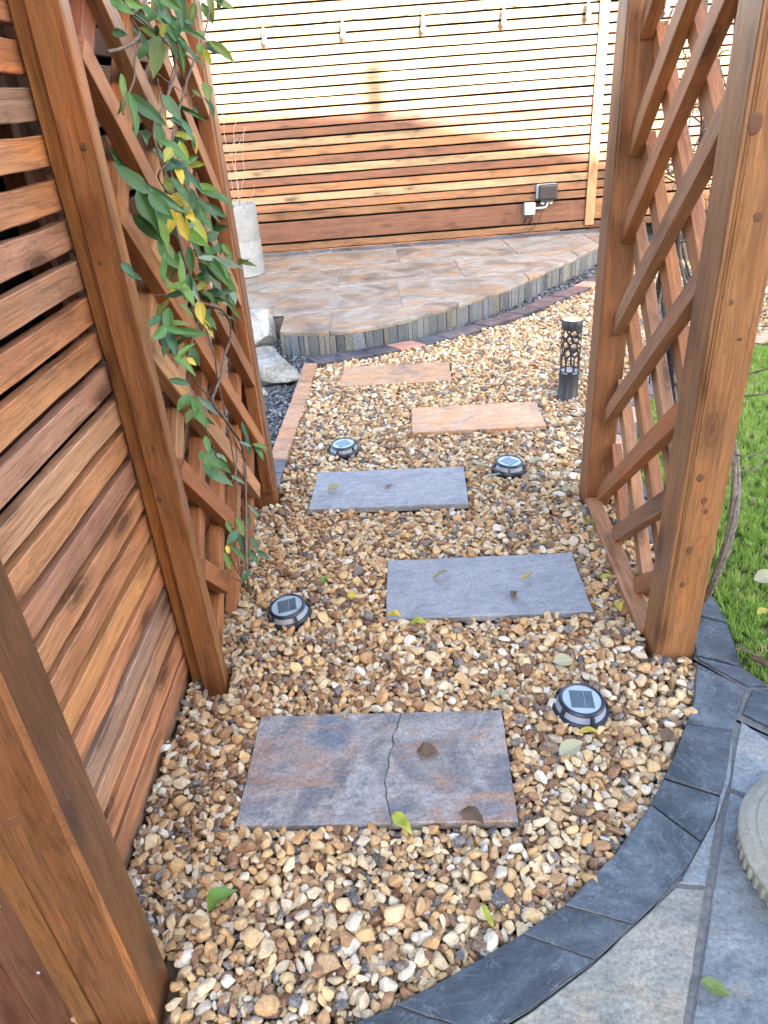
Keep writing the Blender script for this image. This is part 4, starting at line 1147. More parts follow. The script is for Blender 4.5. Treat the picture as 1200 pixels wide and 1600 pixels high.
# dead knots standing in the faces of the posts
KNOTM = plain("knot_wood", (.115, .048, .021), .6, .35, var=.5, nscale=160, bump=.4)
KRING = plain("knot_ring", (.17, .075, .03), .55, .35, var=.35, nscale=120)
kd_ = lathe_mesh("knot", [(.0005, .0006), (.35, .0006), (.60, .0005), (.80, .0003), (.9, -.001)], 28, closed=False)
def knot(parent, x_, y_, z_, r_, e_=None, m_=KNOTM):
    e_ = random.uniform(.7, 1.5); r_ = r_ * .9
    me = kd_.copy(); ph = random.uniform(0, 20)
    for vv in me.vertices:
        a_ = math.atan2(vv.co.y, vv.co.x); q_ = 1 + .22 * mnoise.noise(Vector((math.cos(a_) * 1.3, math.sin(a_) * 1.3, ph))) + .1 * mnoise.noise(Vector((math.cos(a_) * 4, math.sin(a_) * 4, ph)))
        vv.co.x *= q_; vv.co.y *= q_
    put("knot", me, m_, parent, Matrix.Translation((x_, y_, z_)) @ Matrix.Rotation(random.gauss(0, .4), 4, 'Y') @ Matrix.Rotation(math.radians(90), 4, 'X') @ Matrix.Diagonal((r_, r_ * e_, 1, 1)))
for (x_, z_, r_) in KNOTS_R: knot(rt, x_, 1.4318, z_, r_)
for (x_, z_, r_) in KNOTS_L: knot(lt, x_, 1.4592, z_, r_)
for (x_, z_, r_) in KNOTS_P: knot(np_, x_, .6327, z_, r_)

# ================================================================== STEPPING STONES
def stone_plan(k):
    c, a, hx, hy = STONES[k]
    t = math.radians(a)
    def w(u, v): return (c[0] + u * math.cos(t) - v * math.sin(t), c[1] + u * math.sin(t) + v * math.cos(t))
    return w, hx, hy
STOP = .010
def stepping(k, mat, color, label, riven):
    w, hx, hy = stone_plan(k)
    pl = [w(-hx, -hy), w(hx, -hy), w(hx, hy), w(-hx, hy)]
    o = slab("stepping_stone", pl, STOP - .022, STOP, mat, None, color, jit=.0007, step=.03, riven=riven, bev=.0025)
    return tag(o, label, "stepping stone", "stepping stones across the gravel")
stepping('s4', BLUESLAB, (1.0, 1.0, 1.02), "plain blue-grey stepping stone scattered with dead leaves, second from the viewer", .0012)
stepping('s3', BLUESLAB, (1.02, 1.0, 1.0), "blue-grey stepping stone with a small red maple leaf, middle of the five", .0014)
stepping('s2', COPPER_GLOW, (1.0, .95, .92), "smooth stepping stone, pinkish-orange from painted fence glow, beside the two farther solar lights", .002)
stepping('s1', COPPER_GLOW, (.86, .82, .80), "farthest stepping stone, rough grey with painted orange fence glow, nearest the terrace", .004)
cs = empty("stepping_stone", (STONES['s5'][0][0], STONES['s5'][0][1], 0), "cracked rust and blue-grey stepping stone closest to the viewer", "stepping stone", "stepping stones across the gravel")
w, hx, hy = stone_plan('s5')
crack = [(.052, hy), (.050, hy - .02), (.045, hy - .035), (.044, hy - .052), (.034, hy - .07), (.033, hy - .085), (.036, hy - .10), (.027, hy - .125), (.024, hy - .15), (.026, hy - .165), (.020, hy - .19), (.017, hy - .21), (.022, hy - .228), (.022, hy - .25), (.028, hy - .27), (.030, hy - .29), (.037, hy - .305), (.036, -hy)]
L_ = [w(-hx, hy), w(-hx, -hy)] + [w(u - .0007, v) for u, v in crack[::-1]]
R_ = [w(u + .0007, v) for u, v in crack] + [w(hx, -hy), w(hx, hy)]
slab("slab_piece", L_, STOP - .022, STOP, CRACKED, cs, (1.0, .98, .98), jit=.0007, step=.03, riven=.0032, bev=.0022)
slab("slab_piece", R_, STOP - .022, STOP + .0008, CRACKED, cs, (1.05, 1.0, .97), jit=.0007, step=.03, riven=.0032, bev=.0022)

# ================================================================== SOLAR LIGHTS
def solar(loc, rz, tilt, label):
    T = Matrix.Translation((loc[0], loc[1], .002)) @ Matrix.Rotation(tilt[0], 4, 'X') @ Matrix.Rotation(tilt[1], 4, 'Y') @ Matrix.Rotation(rz, 4, 'Z')
    e = empty("solar_light", (loc[0], loc[1], 0), label, "solar light", "round solar lights set in the gravel")
    put("base", lathe_mesh("base", [(.0001, -.02), (.060, -.02), (.067, -.004), (.0685, .004), (.068, .012), (.0645, .017), (.0600, .0175), (.0001, .0176)], 56), NAVY, e, T)
    put("diffuser", lathe_mesh("diffuser", [(.0615, .016), (.0545, .0335)], 56, closed=False), FROST, e, T)
    put("top_ring", lathe_mesh("top_ring", [(.046, .0335), (.0468, .0405), (.0490, .0425), (.0530, .0415), (.0565, .0370), (.0560, .0335), (.046, .0330)], 56, closed=False), NAVY, e, T)
    put("lens", lathe_mesh("lens", [(.0001, .0396), (.0468, .0393), (.0468, .036), (.0001, .036)], 56), LENS, e, T)
    pnl = put("solar_panel", box_mesh(.056, .056, .0018, .0005, 1), PANEL, e, T @ Matrix.Translation((0, 0, .0399)))
    put("busbar", box_mesh(.0012, .052, .0006, .0002, 1), FROST, pnl, T @ Matrix.Translation((.006, 0, .0411)))
    rib = box_mesh(.022, .0095, .012, .002, 2)
    for k in range(5):
        a_ = 2 * math.pi * k / 5
        put("rib", rib, NAVY, e, T @ Matrix.Rotation(a_, 4, 'Z') @ Matrix.Translation((.0590, 0, .0265)) @ Matrix.Rotation(math.radians(66), 4, 'Y'))
    return e
solar(SOLAR[0], .15, (.06, -.09), "solar light with dark square cell left of the second stepping stone")
solar(SOLAR[1], -.12, (.03, .05), "largest-looking solar light, right of the cracked stepping stone")
solar(SOLAR[2], .5, (.05, -.03), "solar light between the third stepping stone and the left edging")
solar(SOLAR[3], .75, (.02, .06), "solar light at the right end of the third stepping stone")

# ================================================================== BOLLARD LIGHT
def bollard():
    e = empty("bollard_light", (BOLL[0], BOLL[1], 0), "charcoal cylindrical garden bollard light with cut-out tree pattern", "bollard light")
    T = Matrix.Translation((BOLL[0], BOLL[1], 0))
    r = .048; H0, H1 = .128, .348
    nth, nz = 132, 96
    rr = random.Random(8)
    seeds = []
    for k in range(7): seeds.append((2 * math.pi * (k + rr.uniform(-.25, .25)) / 7, rr.uniform(.155, .185), 3.2))
    for k in range(8): seeds.append((2 * math.pi * (k + .5 + rr.uniform(-.3, .3)) / 8, rr.uniform(.225, .25), 1.5))
    for row_ in range(3):
        for k in range(8): seeds.append((2 * math.pi * (k + .5 * (row_ % 2) + rr.uniform(-.3, .3)) / 8, .272 + .028 * row_ + rr.uniform(-.006, .006), 1.15))
    TH = (np.arange(nth) + .5) / nth * 2 * math.pi; ZZ = H0 + (np.arange(nz) + .5) / nz * (H1 - H0)
    D = []
    for (t, z, el) in seeds:
        dt = np.abs(TH - t); dt = np.minimum(dt, 2 * math.pi - dt) * r
        D.append(np.sqrt(dt[:, None] ** 2 + ((ZZ - z) / el)[None, :] ** 2))
    D = np.sort(np.array(D), axis=0)
    solid = (D[1] - D[0] < .0062 + .003 * (ZZ < .2)[None, :])
    solid |= (ZZ < .142)[None, :] | (ZZ > .340)[None, :]
    win = (np.abs(ZZ - .133) < .0045)[None, :] & ((((TH * 5 / (2 * math.pi) + .18) % 1) < .58))[:, None]
    solid &= ~win
    v = []; f = []
    for j in range(nz + 1):
        for i in range(nth):
            t = 2 * math.pi * i / nth; v.append((r * math.cos(t), r * math.sin(t), H0 + (H1 - H0) * j / nz))
    for j in range(nz):
        for i in range(nth):
            if solid[i, j]: f.append((j * nth + i, j * nth + (i + 1) % nth, (j + 1) * nth + (i + 1) % nth, (j + 1) * nth + i))
    me = mesh("tree_screen", v, f, True)
    o = put("tree_screen", me, BLACKP, e, T)
    sm = o.modifiers.new("thick", 'SOLIDIFY'); sm.thickness = .002
    put("lower_tube", lathe_mesh("lower_tube", [(.0505, -.03), (.0505, -.0), (.0490, .002), (.0482, .128), (.046, .128), (.046, -.03)], 64), BLACKP, e, T)
    put("upper_collar", lathe_mesh("upper_collar", [(.046, .346), (.0482, .346), (.0488, .352), (.0490, .386), (.047, .389), (.045, .386)], 64, closed=False), BLACKP, e, T)
    put("cap", lathe_mesh("cap", [(.0001, .3893), (.040, .3890), (.0478, .3880), (.0478, .384), (.0001, .384)], 64), plain("bollard_cap", (.60, .48, .34), .12, .8, 1.0, var=.1, nscale=120), e, T)  # warm metal colour carries the sunlit fence's reflection
    put("diffuser", lathe_mesh("diffuser", [(.0001, .1335), (.0445, .1335), (.0445, .118), (.0001, .118)], 40), FROST, e, T)
bollard()

# ================================================================== BOULDERS, PLANTER, PEDESTAL
def boulder(loc, size, seed, label, color, rz=0):
    r = random.Random(seed)
    bm = bmesh.new(); bmesh.ops.create_icosphere(bm, subdivisions=5, radius=1)
    off = Vector((r.uniform(0, 90), r.uniform(0, 90), r.uniform(0, 90)))
    pls = [(Vector((r.gauss(0, 1), r.gauss(0, 1), r.gauss(0, .8))).normalized(), r.uniform(.5, .85)) for _ in range(11)]
    for v in bm.verts:
        p = v.co * (1 + .2 * mnoise.noise(v.co * 1.3 + off))
        for n_, d_ in pls:
            s = p.dot(n_)
            if s > d_: p -= n_ * (s - d_) * .9
        p *= 1 + .07 * mnoise.fractal(p * 3 + off, 1, 2, 5) + .02 * mnoise.noise(p * 14 + off)
        v.co = Vector((p.x * size[0], p.y * size[1], p.z * size[2]))
    me = bpy.data.meshes.new("boulder"); bm.to_mesh(me); bm.free()
    me.polygons.foreach_set("use_smooth", [True] * len(me.polygons)); me.set_sharp_from_angle(angle=math.radians(30))
    o = put("boulder", me, ROCK, None, Matrix.Translation(loc) @ Matrix.Rotation(rz, 4, 'Z'), color)
    return tag(o, label, "boulder", "boulders on the slate chippings")
boulder((-.735, 4.72, .06), (.16, .13, .16), 3, "pale white pointed boulder against the terrace slabs", (1.35, 1.35, 1.3), .4)
boulder((-.585, 3.98, .03), (.20, .15, .11), 7, "broad grey boulder at the end of the rust-toned edging", (1.0, 1.0, .98), -.2)
boulder((-.70, 4.34, .02), (.13, .07, .06), 12, "low flat grey boulder between the white one and the broad one", (.8, .8, .8), .2)
boulder((-.66, 3.72, .0), (.07, .06, .05), 15, "smallest boulder, half hidden behind the trellis post", (1.1, 1.1, 1.1))

pl_ = empty("planter", (-1.03, 6.31, TZ), "tall pale grey concrete cylinder planter on the terrace", "planter")
T = Matrix.Translation((-1.03, 6.31, TZ + .0015))
put("pot_body", lathe_mesh("pot_body", [(.001, 0), (.170, 0), (.176, .006), (.178, .275), (.1765, .279), (.178, .283), (.176, .545), (.172, .553), (.158, .553), (.152, .545), (.150, .45), (.001, .45)], 64), CONCRETE, pl_, T)
put("compost", lathe_mesh("compost", [(.001, .475), (.1505, .470), (.1505, .44), (.001, .44)], 40), SOIL, pl_, T)
dp = empty("dried_plant", (-1.0, 6.28, TZ + .47), "thin leafless dried stems growing out of the concrete planter", "plant")
TW = plain("dry_twig", (.28, .23, .19), .8, .2, var=.3)
for pts in ([(-.98, 6.28, .60), (-.952, 6.2, .834), (-.97, 6.2, 1.018), (-.996, 6.2, 1.153), (-.975, 6.2, 1.323), (-.924, 6.2, 1.446)],
            [(-.99, 6.28, .60), (-.96, 6.22, .85), (-.937, 6.2, 1.038), (-.866, 6.2, 1.165), (-.826, 6.2, 1.228)], [(-.937, 6.2, 1.038), (-.917, 6.18, 1.212), (-.886, 6.18, 1.275)],
            [(-1.0, 6.3, .6), (-.93, 6.2, .8), (-.88, 6.15, .92), (-.87, 6.14, 1.06), (-.82, 6.12, 1.24)], [(-.97, 6.2, 1.018), (-.94, 6.17, 1.12), (-.89, 6.15, 1.16)],
            [(-1.02, 6.3, .6), (-1.0, 6.2, .9), (-1.03, 6.15, 1.1), (-1.0, 6.12, 1.28), (-.95, 6.1, 1.35)], [(-1.0, 6.3, .6), (-.9, 6.1, .7), (-.82, 6.05, .78), (-.80, 6.0, .85)]):
    tube("twig", pts, .003, .0012, TW, dp, sides=5, n=5)

ped = empty("pedestal_base", (.835, .80, .0), "round cream cast-stone pedestal base with fluted rim on the patio", "pedestal")
T = Matrix.Translation((.835, .80, .0115))
put("fluted_plinth", lathe_mesh("fluted_plinth", [(.001, 0), (.188, 0), (.190, .004), (.191, .036), (.188, .040), (.001, .040)], 96), CAST, ped, T)
fl = lathe_mesh("flute", [(.0001, -.017), (.0035, -.0165), (.006, -.013), (.0068, 0), (.006, .013), (.0035, .0165), (.0001, .017)], 12)
for k in range(60):
    a_ = 2 * math.pi * k / 60
    put("flute", fl, CAST, ped, T @ Matrix.Rotation(a_, 4, 'Z') @ Matrix.Translation((.1915, 0, .0195)) @ Matrix.Diagonal((.75, 1.05, 1, 1)))
put("rim_moulding", lathe_mesh("rim_moulding", [(.001, .040), (.196, .040), (.200, .045), (.200, .052), (.196, .057), (.190, .0585), (.186, .063), (.180, .0655), (.172, .066), (.168, .070), (.120, .0725), (.116, .080), (.104, .086), (.001, .0862)], 96), CAST, ped, T)
put("shaft", lathe_mesh("shaft", [(.100, .086), (.098, .095), (.082, .105), (.066, .13), (.058, .18), (.056, .26), (.062, .33), (.075, .36), (.09, .375), (.09, .40), (.001, .40)], 64, closed=False), CAST, ped, T)

# ================================================================== SOCKET, JUNCTION BOX, FESTOON
sk = empty("outdoor_socket", (1.78, FY - .03, .48), "dark grey weatherproof socket box on the back fence", "socket")
put("back_box", box_mesh(.195, .05, .13, .012, 3), GREYP, sk, Matrix.Translation((1.772, FY - .036, .487)))
cv = put("cover", box_mesh(.180, .05, .135, .018, 4), SOCK, sk, Matrix.Translation((1.778, FY - .075, .483)))
put("latch", box_mesh(.13, .03, .03, .008, 2), SOCK, cv, Matrix.Translation((1.778, FY - .07, .412)))
for dx in (-.036, .04):
    put("gland", lathe_mesh("gland", [(.001, -.022), (.016, -.022), (.019, -.012), (.019, .012), (.001, .012)], 20), GREYP, sk, Matrix.Translation((1.772 + dx, FY - .05, .395)))
tube("conduit", [(1.775, FY - .06, .42), (1.778, FY - .06, .375), (1.765, FY - .06, .352), (1.735, FY - .055, .345), (1.66, FY - .05, .343)], .011, .011, GREYP, sk, sides=12, n=5, rough=0)
jb = empty("junction_box", (1.615, FY - .03, .34), "small pale grey junction box below and left of the socket", "junction box")
bb = put("box_body", box_mesh(.108, .05, .112, .012, 3), GREYP, jb, Matrix.Translation((1.615, FY - .036, .343)))
put("box_lid", box_mesh(.098, .008, .102, .003, 2), GREYP, bb, Matrix.Translation((1.615, FY - .064, .343)))
for dx in (-.03, .025):
    tube("cable_tail", [(1.615 + dx, FY - .04, .295), (1.612 + dx, FY - .045, .25), (1.595 + dx, FY - .03, .215)], .0085, .008, CABLE, jb, sides=8, n=4, rough=0)
pc = tube("power_cable", [(1.733, FY - .055, .385), (1.728, FY - .06, .30), (1.69, FY - .06, .21), (1.62, FY - .06, .15), (1.53, FY - .09, TZ + .006), (1.40, FY - .11, TZ + .006)], .0042, .0042, CABLE, None, sides=7, n=6, rough=0)
tag(pc, "thin black cable hanging from the socket to the terrace", "cable")

fs = empty("festoon_lights", (.5, FY - .06, 1.95), "string of small hanging bulbs along the top of the back fence", "string lights")
BX = [-2.4, -1.74, -1.052, -.712 + .03, -.032, .649, 1.329, 2.053, 2.73, 3.4]
BX = [-2.05, -1.37, -.705, -.035, .65, 1.335, 2.05, 2.73, 3.4]
cp = []
for a, b in zip(BX[:-1], BX[1:]):
    for k in range(5): t_ = k / 5; cp.append((a + (b - a) * t_, FY - .055 - .01 * math.sin(t_ * math.pi), 1.985 - .035 * math.sin(t_ * math.pi)))
cp.append((BX[-1], FY - .055, 1.985))
tube("string_cable", cp, .0045, .0045, LCABLE, fs, sides=6, n=3, rough=0)
HOLD = plain("lamp_holder", (.20, .17, .15), .5, .4)
GLASSB = plain("bulb_glass", (.55, .52, .48), .1, .6)
hm = lathe_mesh("lamp_holder", [(.001, 0), (.006, 0), (.0065, -.05), (.014, -.06), (.017, -.075), (.018, -.115), (.001, -.115)], 18)
bmh = lathe_mesh("bulb", [(.012, -.112), (.016, -.122), (.022, -.14), (.023, -.152), (.018, -.168), (.008, -.176), (.0005, -.177)], 18, closed=False)
for x_ in BX:
    M = Matrix.Translation((x_, FY - .055, 1.985)) @ Matrix.Rotation(random.gauss(0, .05), 4, 'Y')
    lh = put("lamp_holder", hm, HOLD, fs, M)
    put("bulb", bmh, GLASSB, lh, M)

# ================================================================== LEAVES
def leaf_mesh(kind=0, n=8):
    """unit leaf along +X, length 1, width 1; folded along the midrib and arched"""
    r = random.Random(900 + kind); v = []; f = []
    fold = r.uniform(.10, .32); arch = r.uniform(.05, .28); tw = r.uniform(-.25, .25)
    cols = (-1, -.55, 0, .55, 1)
    for i in range(n + 1):
        t = i / n
        w = (math.sin(math.pi * min(1, t ** .82)) ** .8) * .5 if 0 < t < 1 else .015
        if t > .75: w *= 1 - .35 * (t - .75) / .25
        z = -arch * (t - .35) ** 2 * 1.8 + .03 * math.sin(t * 9 + kind)
        for c in cols:
            y = c * w * (1 + .05 * r.gauss(0, 1))
            zz = z + abs(c) * w * fold + .02 * r.gauss(0, 1) * abs(c) * w * 2 + tw * y * t
            v.append((t - .02, y, zz * .6))
    m = len(cols)
    for i in range(n):
        for c in range(m - 1):
            p = i * m + c; f.append((p, p + m, p + m + 1, p + 1))
    return mesh("leaf", v, f, True)
LEAF_KINDS = [leaf_mesh(i) for i in range(10)]
def kind_mesh(i, mat):
    key = "leaf_%d_%s" % (i, mat.name)
    if key in bpy.data.meshes: return bpy.data.meshes[key]
    me = LEAF_KINDS[i].copy(); me.name = key; me.materials.append(mat); return me

cl = empty("climbing_plant", (-.43, 1.93, 0), "leafy green and yellow climber twining up the left trellis", "climbing plant")
for (r, pts) in STEMS:
    tube("stem", pts, r * .001 * .72, r * .001 * .5, BARK, cl, sides=7, n=6, rough=.22)
extra = []
for row_ in [r for r in LEAVES if r[2] > .62] + [r for r in LEAVES if r[2] > 1.15][::2]:
    rr = random.Random(int(row_[0] * 1e6) ^ int(row_[2] * 1e6))
    a_ = Vector((row_[3] + rr.gauss(0, .5), row_[4] + rr.gauss(0, .5), row_[5] + rr.gauss(0, .4))).normalized()
    extra.append((row_[0] - rr.uniform(.0, .03), row_[1] + rr.uniform(-.03, .06), row_[2] + rr.uniform(-.05, .03), a_.x, a_.y, a_.z, row_[6] + rr.gauss(0, .3), row_[7] + rr.gauss(0, .3), row_[8] + rr.gauss(0, .3), row_[9] * rr.uniform(.7, 1.0), row_[10] * rr.uniform(.7, 1.0), rr.choice('ggdbbLo')))
for row_ in LEAVES + extra:
    P = Vector(row_[0:3]); ax = Vector(row_[3:6]).normalized(); nn = Vector(row_[6:9]).normalized()
    sc_ = 1.0 if row_[2] > .55 else .78
    L, Wd, kd = row_[9] / 1000 * 1.30 * sc_, row_[10] / 1000 * .90 * sc_, row_[11]
    nn = (nn - ax * nn.dot(ax)).normalized(); yv = nn.cross(ax)
    M = Matrix(((ax.x * L, yv.x * Wd, nn.x * L, P.x - ax.x * L / 2), (ax.y * L, yv.y * Wd, nn.y * L, P.y - ax.y * L / 2), (ax.z * L, yv.z * Wd, nn.z * L, P.z - ax.z * L / 2), (0, 0, 0, 1)))
    q = random.uniform(.8, 1.2)
    put("leaf", kind_mesh(random.randrange(10), LEAFM[kd]), None, cl, M, (q * random.uniform(.92, 1.08), q, q * random.uniform(.9, 1.1)))

# bare climber behind the right trellis
bc = empty("bare_climber", (.885, 1.62, 0), "leafless twisted old climber with grey bark behind the right trellis", "climbing plant")
MAIN = [(.89, 1.64, -.03), (.875, 1.56, .08), (.859, 1.503, .195), (.857, 1.477, .361), (.859, 1.499, .494), (.869, 1.596, .603), (.883, 1.744, .717), (.902, 1.927, .801), (.916, 2.075, .872), (.924, 2.154, .963), (.924, 2.15, 1.066), (.916, 2.069, 1.183), (.917, 2.082, 1.271), (.93, 2.21, 1.388), (.934, 2.251, 1.518), (.933, 2.245, 1.7), (.92, 2.2, 1.95)]
for s_ in range(4):
    ph = s_ * 1.05; pts = []
    for i, p in enumerate(MAIN):
        rr = (.006 if p[2] < .65 else .013) + .003 * math.sin(i * 1.7 + s_)
        a_ = ph + i * .75
        pts.append((p[0] + rr * math.cos(a_), p[1] + rr * 1.4 * math.sin(a_), p[2] + random.gauss(0, .006)))
    tube("stem", pts, random.uniform(.004, .006), .0035, BARE, bc, sides=7, n=6, rough=.3)
SEC = [(.93, 1.98, -.03), (.945, 2.03, .2), (.957, 2.077, .436), (.966, 2.167, .51), (.975, 2.257, .609), (.989, 2.404, .697), (.988, 2.393, .804), (.978, 2.293, .92), (.976, 2.265, .998), (.95, 2.2, 1.12)]
tube("stem", SEC, .017, .008, DARKBARK, bc, sides=9, n=6, rough=.2)
for s_ in range(3):
    tube("stem", [(p[0] + .014 * math.cos(s_ * 2.1 + i * .8), p[1] + .02 * math.sin(s_ * 2.1 + i * .8), p[2]) for i, p in enumerate(SEC)], .006, .003, BARE, bc, sides=7, n=6, rough=.3)
TWIGS = [[(.907, 2.178, 1.127), (.919, 2.302, 1.138), (.923, 2.343, 1.124), (.913, 2.243, 1.108)], [(.924, 2.348, 1.091), (.907, 2.18, 1.081), (.897, 2.081, 1.059)], [(.921, 2.325, 1.115), (.90, 2.2, 1.10), (.91, 2.1, 1.13)],
    [(.943, 2.341, 1.526), (.944, 2.348, 1.469), (.939, 2.302, 1.422), (.93, 2.206, 1.359)], [(.914, 2.052, 1.3), (.92, 2.112, 1.271), (.91, 2.007, 1.237)], [(.967, 2.678, 1.13), (.963, 2.639, 1.121), (.956, 2.575, 1.125)],
    [(.860, 1.52, .55), (.870, 1.49, .56), (.900, 1.48, .575), (.925, 1.47, .60)], [(.885, 1.72, .66), (.93, 1.66, .70), (.97, 1.6, .74), (1.02, 1.56, .77)], [(.89, 1.82, .74), (.94, 1.75, .755), (1.0, 1.68, .76), (1.06, 1.64, .78)],
    [(.88, 1.7, .63), (.95, 1.62, .66), (.99, 1.58, .70), (1.03, 1.57, .72)], [(.872, 1.53, .50), (.91, 1.52, .505), (.935, 1.53, .525)], [(.923, 2.246, .463), (.925, 2.261, .547), (.915, 2.158, .606), (.912, 2.134, .63)],
    [(.917, 2.18, .903), (.912, 2.131, .933), (.903, 2.045, .951)], [(.895, 1.958, 1.479), (.893, 1.944, 1.416), (.89, 1.907, 1.39)], [(.93, 2.2, 1.25), (.91, 2.0, 1.22), (.9, 1.9, 1.26), (.89, 1.8, 1.22)], [(.925, 2.15, .98), (.93, 2.3, 1.02), (.94, 2.4, 1.08), (.93, 2.3, 1.18)]]
for k, tp in enumerate(TWIGS):
    tube("twig", tp, random.uniform(.0022, .0038), .0014, BARE, bc, sides=6, n=5, rough=.2)
for k in range(80):
    c0 = Vector((random.uniform(.88, .93), random.uniform(1.65, 2.35), random.uniform(.75, 1.75)))
    tp = [c0]
    for _ in range(4): tp.append(tp[-1] + Vector((random.gauss(0, .012), random.gauss(0, .05), random.gauss(0, .05))))
    tube("twig", tp, random.uniform(.0012, .0025), .0009, BARE, bc, sides=5, n=5, rough=.2)

# fallen leaves -----------------------------------------------------------------
def fallen(x_, y_, z_, rz, L, Wd, kd, label, tilt=.25, color=(1, 1, 1)):
    i = random.randrange(10)
    M = Matrix.Translation((x_, y_, z_)) @ Matrix.Rotation(rz, 4, 'Z') @ Matrix.Rotation(random.gauss(0, tilt), 4, 'X') @ Matrix.Rotation(random.gauss(0, tilt), 4, 'Y') @ Matrix.Diagonal((L, Wd * random.uniform(.75, 1.1), L * random.uniform(1.5, 3.0), 1)) @ Matrix.Translation((-.5, 0, .05))
    o = put("fallen_leaf", kind_mesh(i, LEAFM[kd]), None, None, M, color)
    return tag(o, label, "leaf", "fallen leaves")
GT = .016
FALL = [(-.457, 1.897, GT, 1.5, .05, .034, 'Y', "yellow fallen leaf on gravel at the foot of the climber"), (.003, 1.676, GT, 2.8, .048, .022, 'Y', "yellow fallen leaf at the near left corner of the second stepping stone"),
    (.077, 1.637, GT, -.3, .052, .022, 'y', "lime yellow leaf on gravel just below the second stepping stone"), (.169, 1.868, STOP + .006, .25, .062, .026, 's', "pale silvery dead leaf on the second stepping stone"),
    (.208, 1.985, STOP + .006, -.1, .034, .012, 'n', "small brown leaf sliver at the top of the second stepping stone"), (.437, 1.815, STOP + .008, .35, .05, .02, 'Y', "brown-tipped yellow leaf on the right of the second stepping stone"),
    (.378, 1.735, STOP + .008, 1.2, .045, .026, 'n', "curled brown leaf low on the second stepping stone"), (-.374, .835, GT + .004, .6, .064, .042, 'L', "large pale green leaf on gravel near the left corner post"),
    (-.012, .965, GT + .004, -.9, .062, .036, 'y', "lime leaf on gravel against the near edge of the cracked stone"), (.133, .764, GT + .004, 1.9, .05, .016, 'y', "narrow curled yellow leaf on gravel beside the slate edging"),
    (.494, .611, .018, -.35, .052, .024, 'o', "speckled yellow-green leaf lying on the blue-grey patio"), (.262, 1.315, GT + .004, .35, .06, .032, 's', "pale grey-green leaf at the far right corner of the cracked stone"),
    (.392, 1.133, GT + .004, .4, .066, .034, 's', "silvery green leaf on gravel right of the cracked stone"), (.446, 1.170, GT + .006, -.3, .05, .026, 'Y', "spotted yellow leaf touching the near side of the largest-looking solar light"),
    (-.130, 1.302, STOP + .008, 1.3, .04, .022, 's', "small folded pale leaf on the far edge of the cracked stone"), (.061, 1.159, STOP + .008, -.4, .055, .034, 'n', "dark brown curled leaf on the cracked stone"),
    (.139, .972, GT + .004, -1.0, .07, .036, 'n', "brown dead leaf on gravel under the cracked stone's near edge"), (-.186, 2.51, STOP + .006, .3, .06, .026, 's', "curled silvery leaf on the third stepping stone"),
    (.714, 2.105, GT, .4, .055, .028, 'L', "bright green leaf on gravel near the right rear post"), (.674, 1.639, GT, 1.2, .055, .028, 'Y', "yellow leaf on gravel near the right front post"),
    (.681, 1.79, GT, .2, .055, .02, 'y', "lime leaf on gravel beside the right trellis base"), (.618, 1.149, .026, 1.0, .058, .026, 'n', "thin brown leaf on the slate edging"),
    (.449, 1.428, GT, .1, .06, .036, 's', "grey-green leaf on gravel behind the largest-looking solar light"), (-.152, 1.806, GT, -.6, .05, .02, 'n', "dark dead leaf on gravel right of the left solar light"),
    (-.12, 1.79, GT + .002, -.5, .035, .022, 'Y', "small yellow leaf beside the dark dead leaf on gravel"), (-.205, 1.89, GT, 1.1, .04, .024, 'L', "green leaf on gravel above the dark dead leaf"),
    (.64, 2.62, GT, .3, .06, .03, 's', "pale leaf on gravel right of the farther right solar light"), (.40, 2.63, GT, -.4, .07, .03, 's', "pale leaf on gravel left of the farther right solar light"),
    (.45, 2.5, GT, .2, .07, .03, 's', "pale leaf on gravel in front of the farther right solar light"), (.70, 2.36, GT, .8, .06, .026, 's', "pale leaf on gravel left of the right rear post"),
    (.935, 1.345, .024, -.9, .06, .022, 'n', "brown leaf on the slate border beside the lawn"), (.915, 1.41, .024, 2.2, .05, .02, 'n', "curled brown leaf at the lawn corner on slate"), (.985, 1.27, .026, -.8, .075, .026, 'n', "long brown leaf on the slate border by the grass"),
    (1.03, 1.52, .055, .5, .06, .03, 'Y', "tattered yellow-orange leaf lying on the lawn"), (1.10, 1.66, .06, .1, .07, .04, 's', "white dead leaf lying on the lawn"), (.93, 1.70, .05, 1.5, .05, .022, 'n', "brown leaf on the grass behind the right front post")]
for fl_ in FALL: fallen(*fl_[:8])
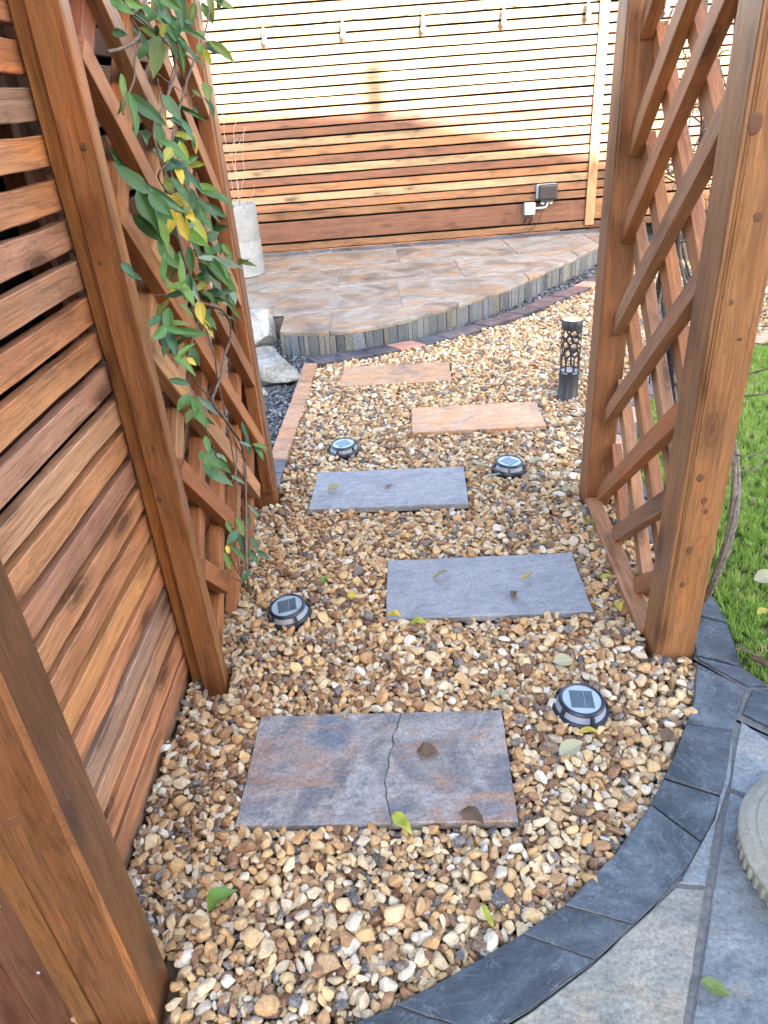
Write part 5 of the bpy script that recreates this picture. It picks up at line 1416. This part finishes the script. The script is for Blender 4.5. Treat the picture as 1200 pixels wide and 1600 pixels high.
# small red maple leaf
v = [(0, 0, .002)]; 
for k in range(14):
    a_ = 2 * math.pi * k / 14; rr = (.028 if k % 2 == 0 else .006) * random.uniform(.8, 1.1) * (.55 if k == 0 else 1)
    v.append((rr * math.cos(a_), rr * math.sin(a_), .004 * random.random() + (.005 if k % 2 == 0 else 0)))
me = mesh("maple_leaf", v, [(0, 1 + k, 1 + (k + 1) % 14) for k in range(14)])
o = put("maple_leaf", me, leaf_material("red_maple", (.17, .05, .03), (.2, .08, .05), .6), None, Matrix.Translation((.024, 2.50, STOP + .004)) @ Matrix.Rotation(-1.2, 4, 'Z'))
tag(o, "small red-brown maple leaf on the third stepping stone", "leaf", "fallen leaves")

# ================================================================== HOUSE BEHIND THE VIEWER (casts the roof-shaped shade)
HY = -6.0
dxs = (FY - HY) * math.tan(SUN_AZ); dzs = (FY - HY) * math.tan(SUN_EL) / math.cos(SUN_AZ)
prof = [(-6.0, 1.66), (-1.2, 1.325), (.22, 1.225), (.5, 1.185), (2.1, .76), (6.5, -.45)]
prof = [(x_ + dxs, z_ + dzs) for x_, z_ in prof]
hs = empty("house", (4, -7, 0), "brick house behind the viewer whose roof shades the garden", "house")
BRICKM = plain("house_brick", (.30, .19, .13), .85, .2, var=.2, nscale=12)
ROOFM = plain("roof_tile", (.12, .07, .055), .8, .3, var=.25, nscale=9)
base = [(x_, -.05) for x_ in (prof[0][0] + .4, prof[-1][0] - .4)]
def extr(poly, y0, y1):
    n_ = len(poly)
    v = [(p[0], y0, p[1]) for p in poly] + [(p[0], y1, p[1]) for p in poly]
    f = [tuple(range(n_)), tuple(range(n_, 2 * n_))[::-1]] + [(k, k + n_, (k + 1) % n_ + n_, (k + 1) % n_) for k in range(n_)]
    return v, f
wallp = [(prof[0][0] + .4, -.05), (prof[-1][0] - .4, -.05)] + [(min(max(x_, prof[0][0] + .4), prof[-1][0] - .4), z_ - .25) for x_, z_ in prof[::-1]]
v, f = extr(wallp, HY - 4, HY - .3); o_ = ORG[hs.name].translation
put("wall", mesh("wall", [Vector(p) - o_ for p in v], f), BRICKM, hs, Matrix.Translation(o_))
roofp = prof + [(x_, z_ - .2) for x_, z_ in prof[::-1]]
v, f = extr(roofp, HY - 4.3, HY)
rf = put("roof", mesh("roof", [Vector(p) - o_ for p in v], f), ROOFM, hs, Matrix.Translation(o_))
put("chimney", lathe_mesh("chimney", [(.001, -.3), (.085, -.3), (.085, .40), (.075, .43), (.001, .43)], 24), ROOFM, rf, Matrix.Translation((.245 + dxs, HY - .12, 1.22 + dzs)))
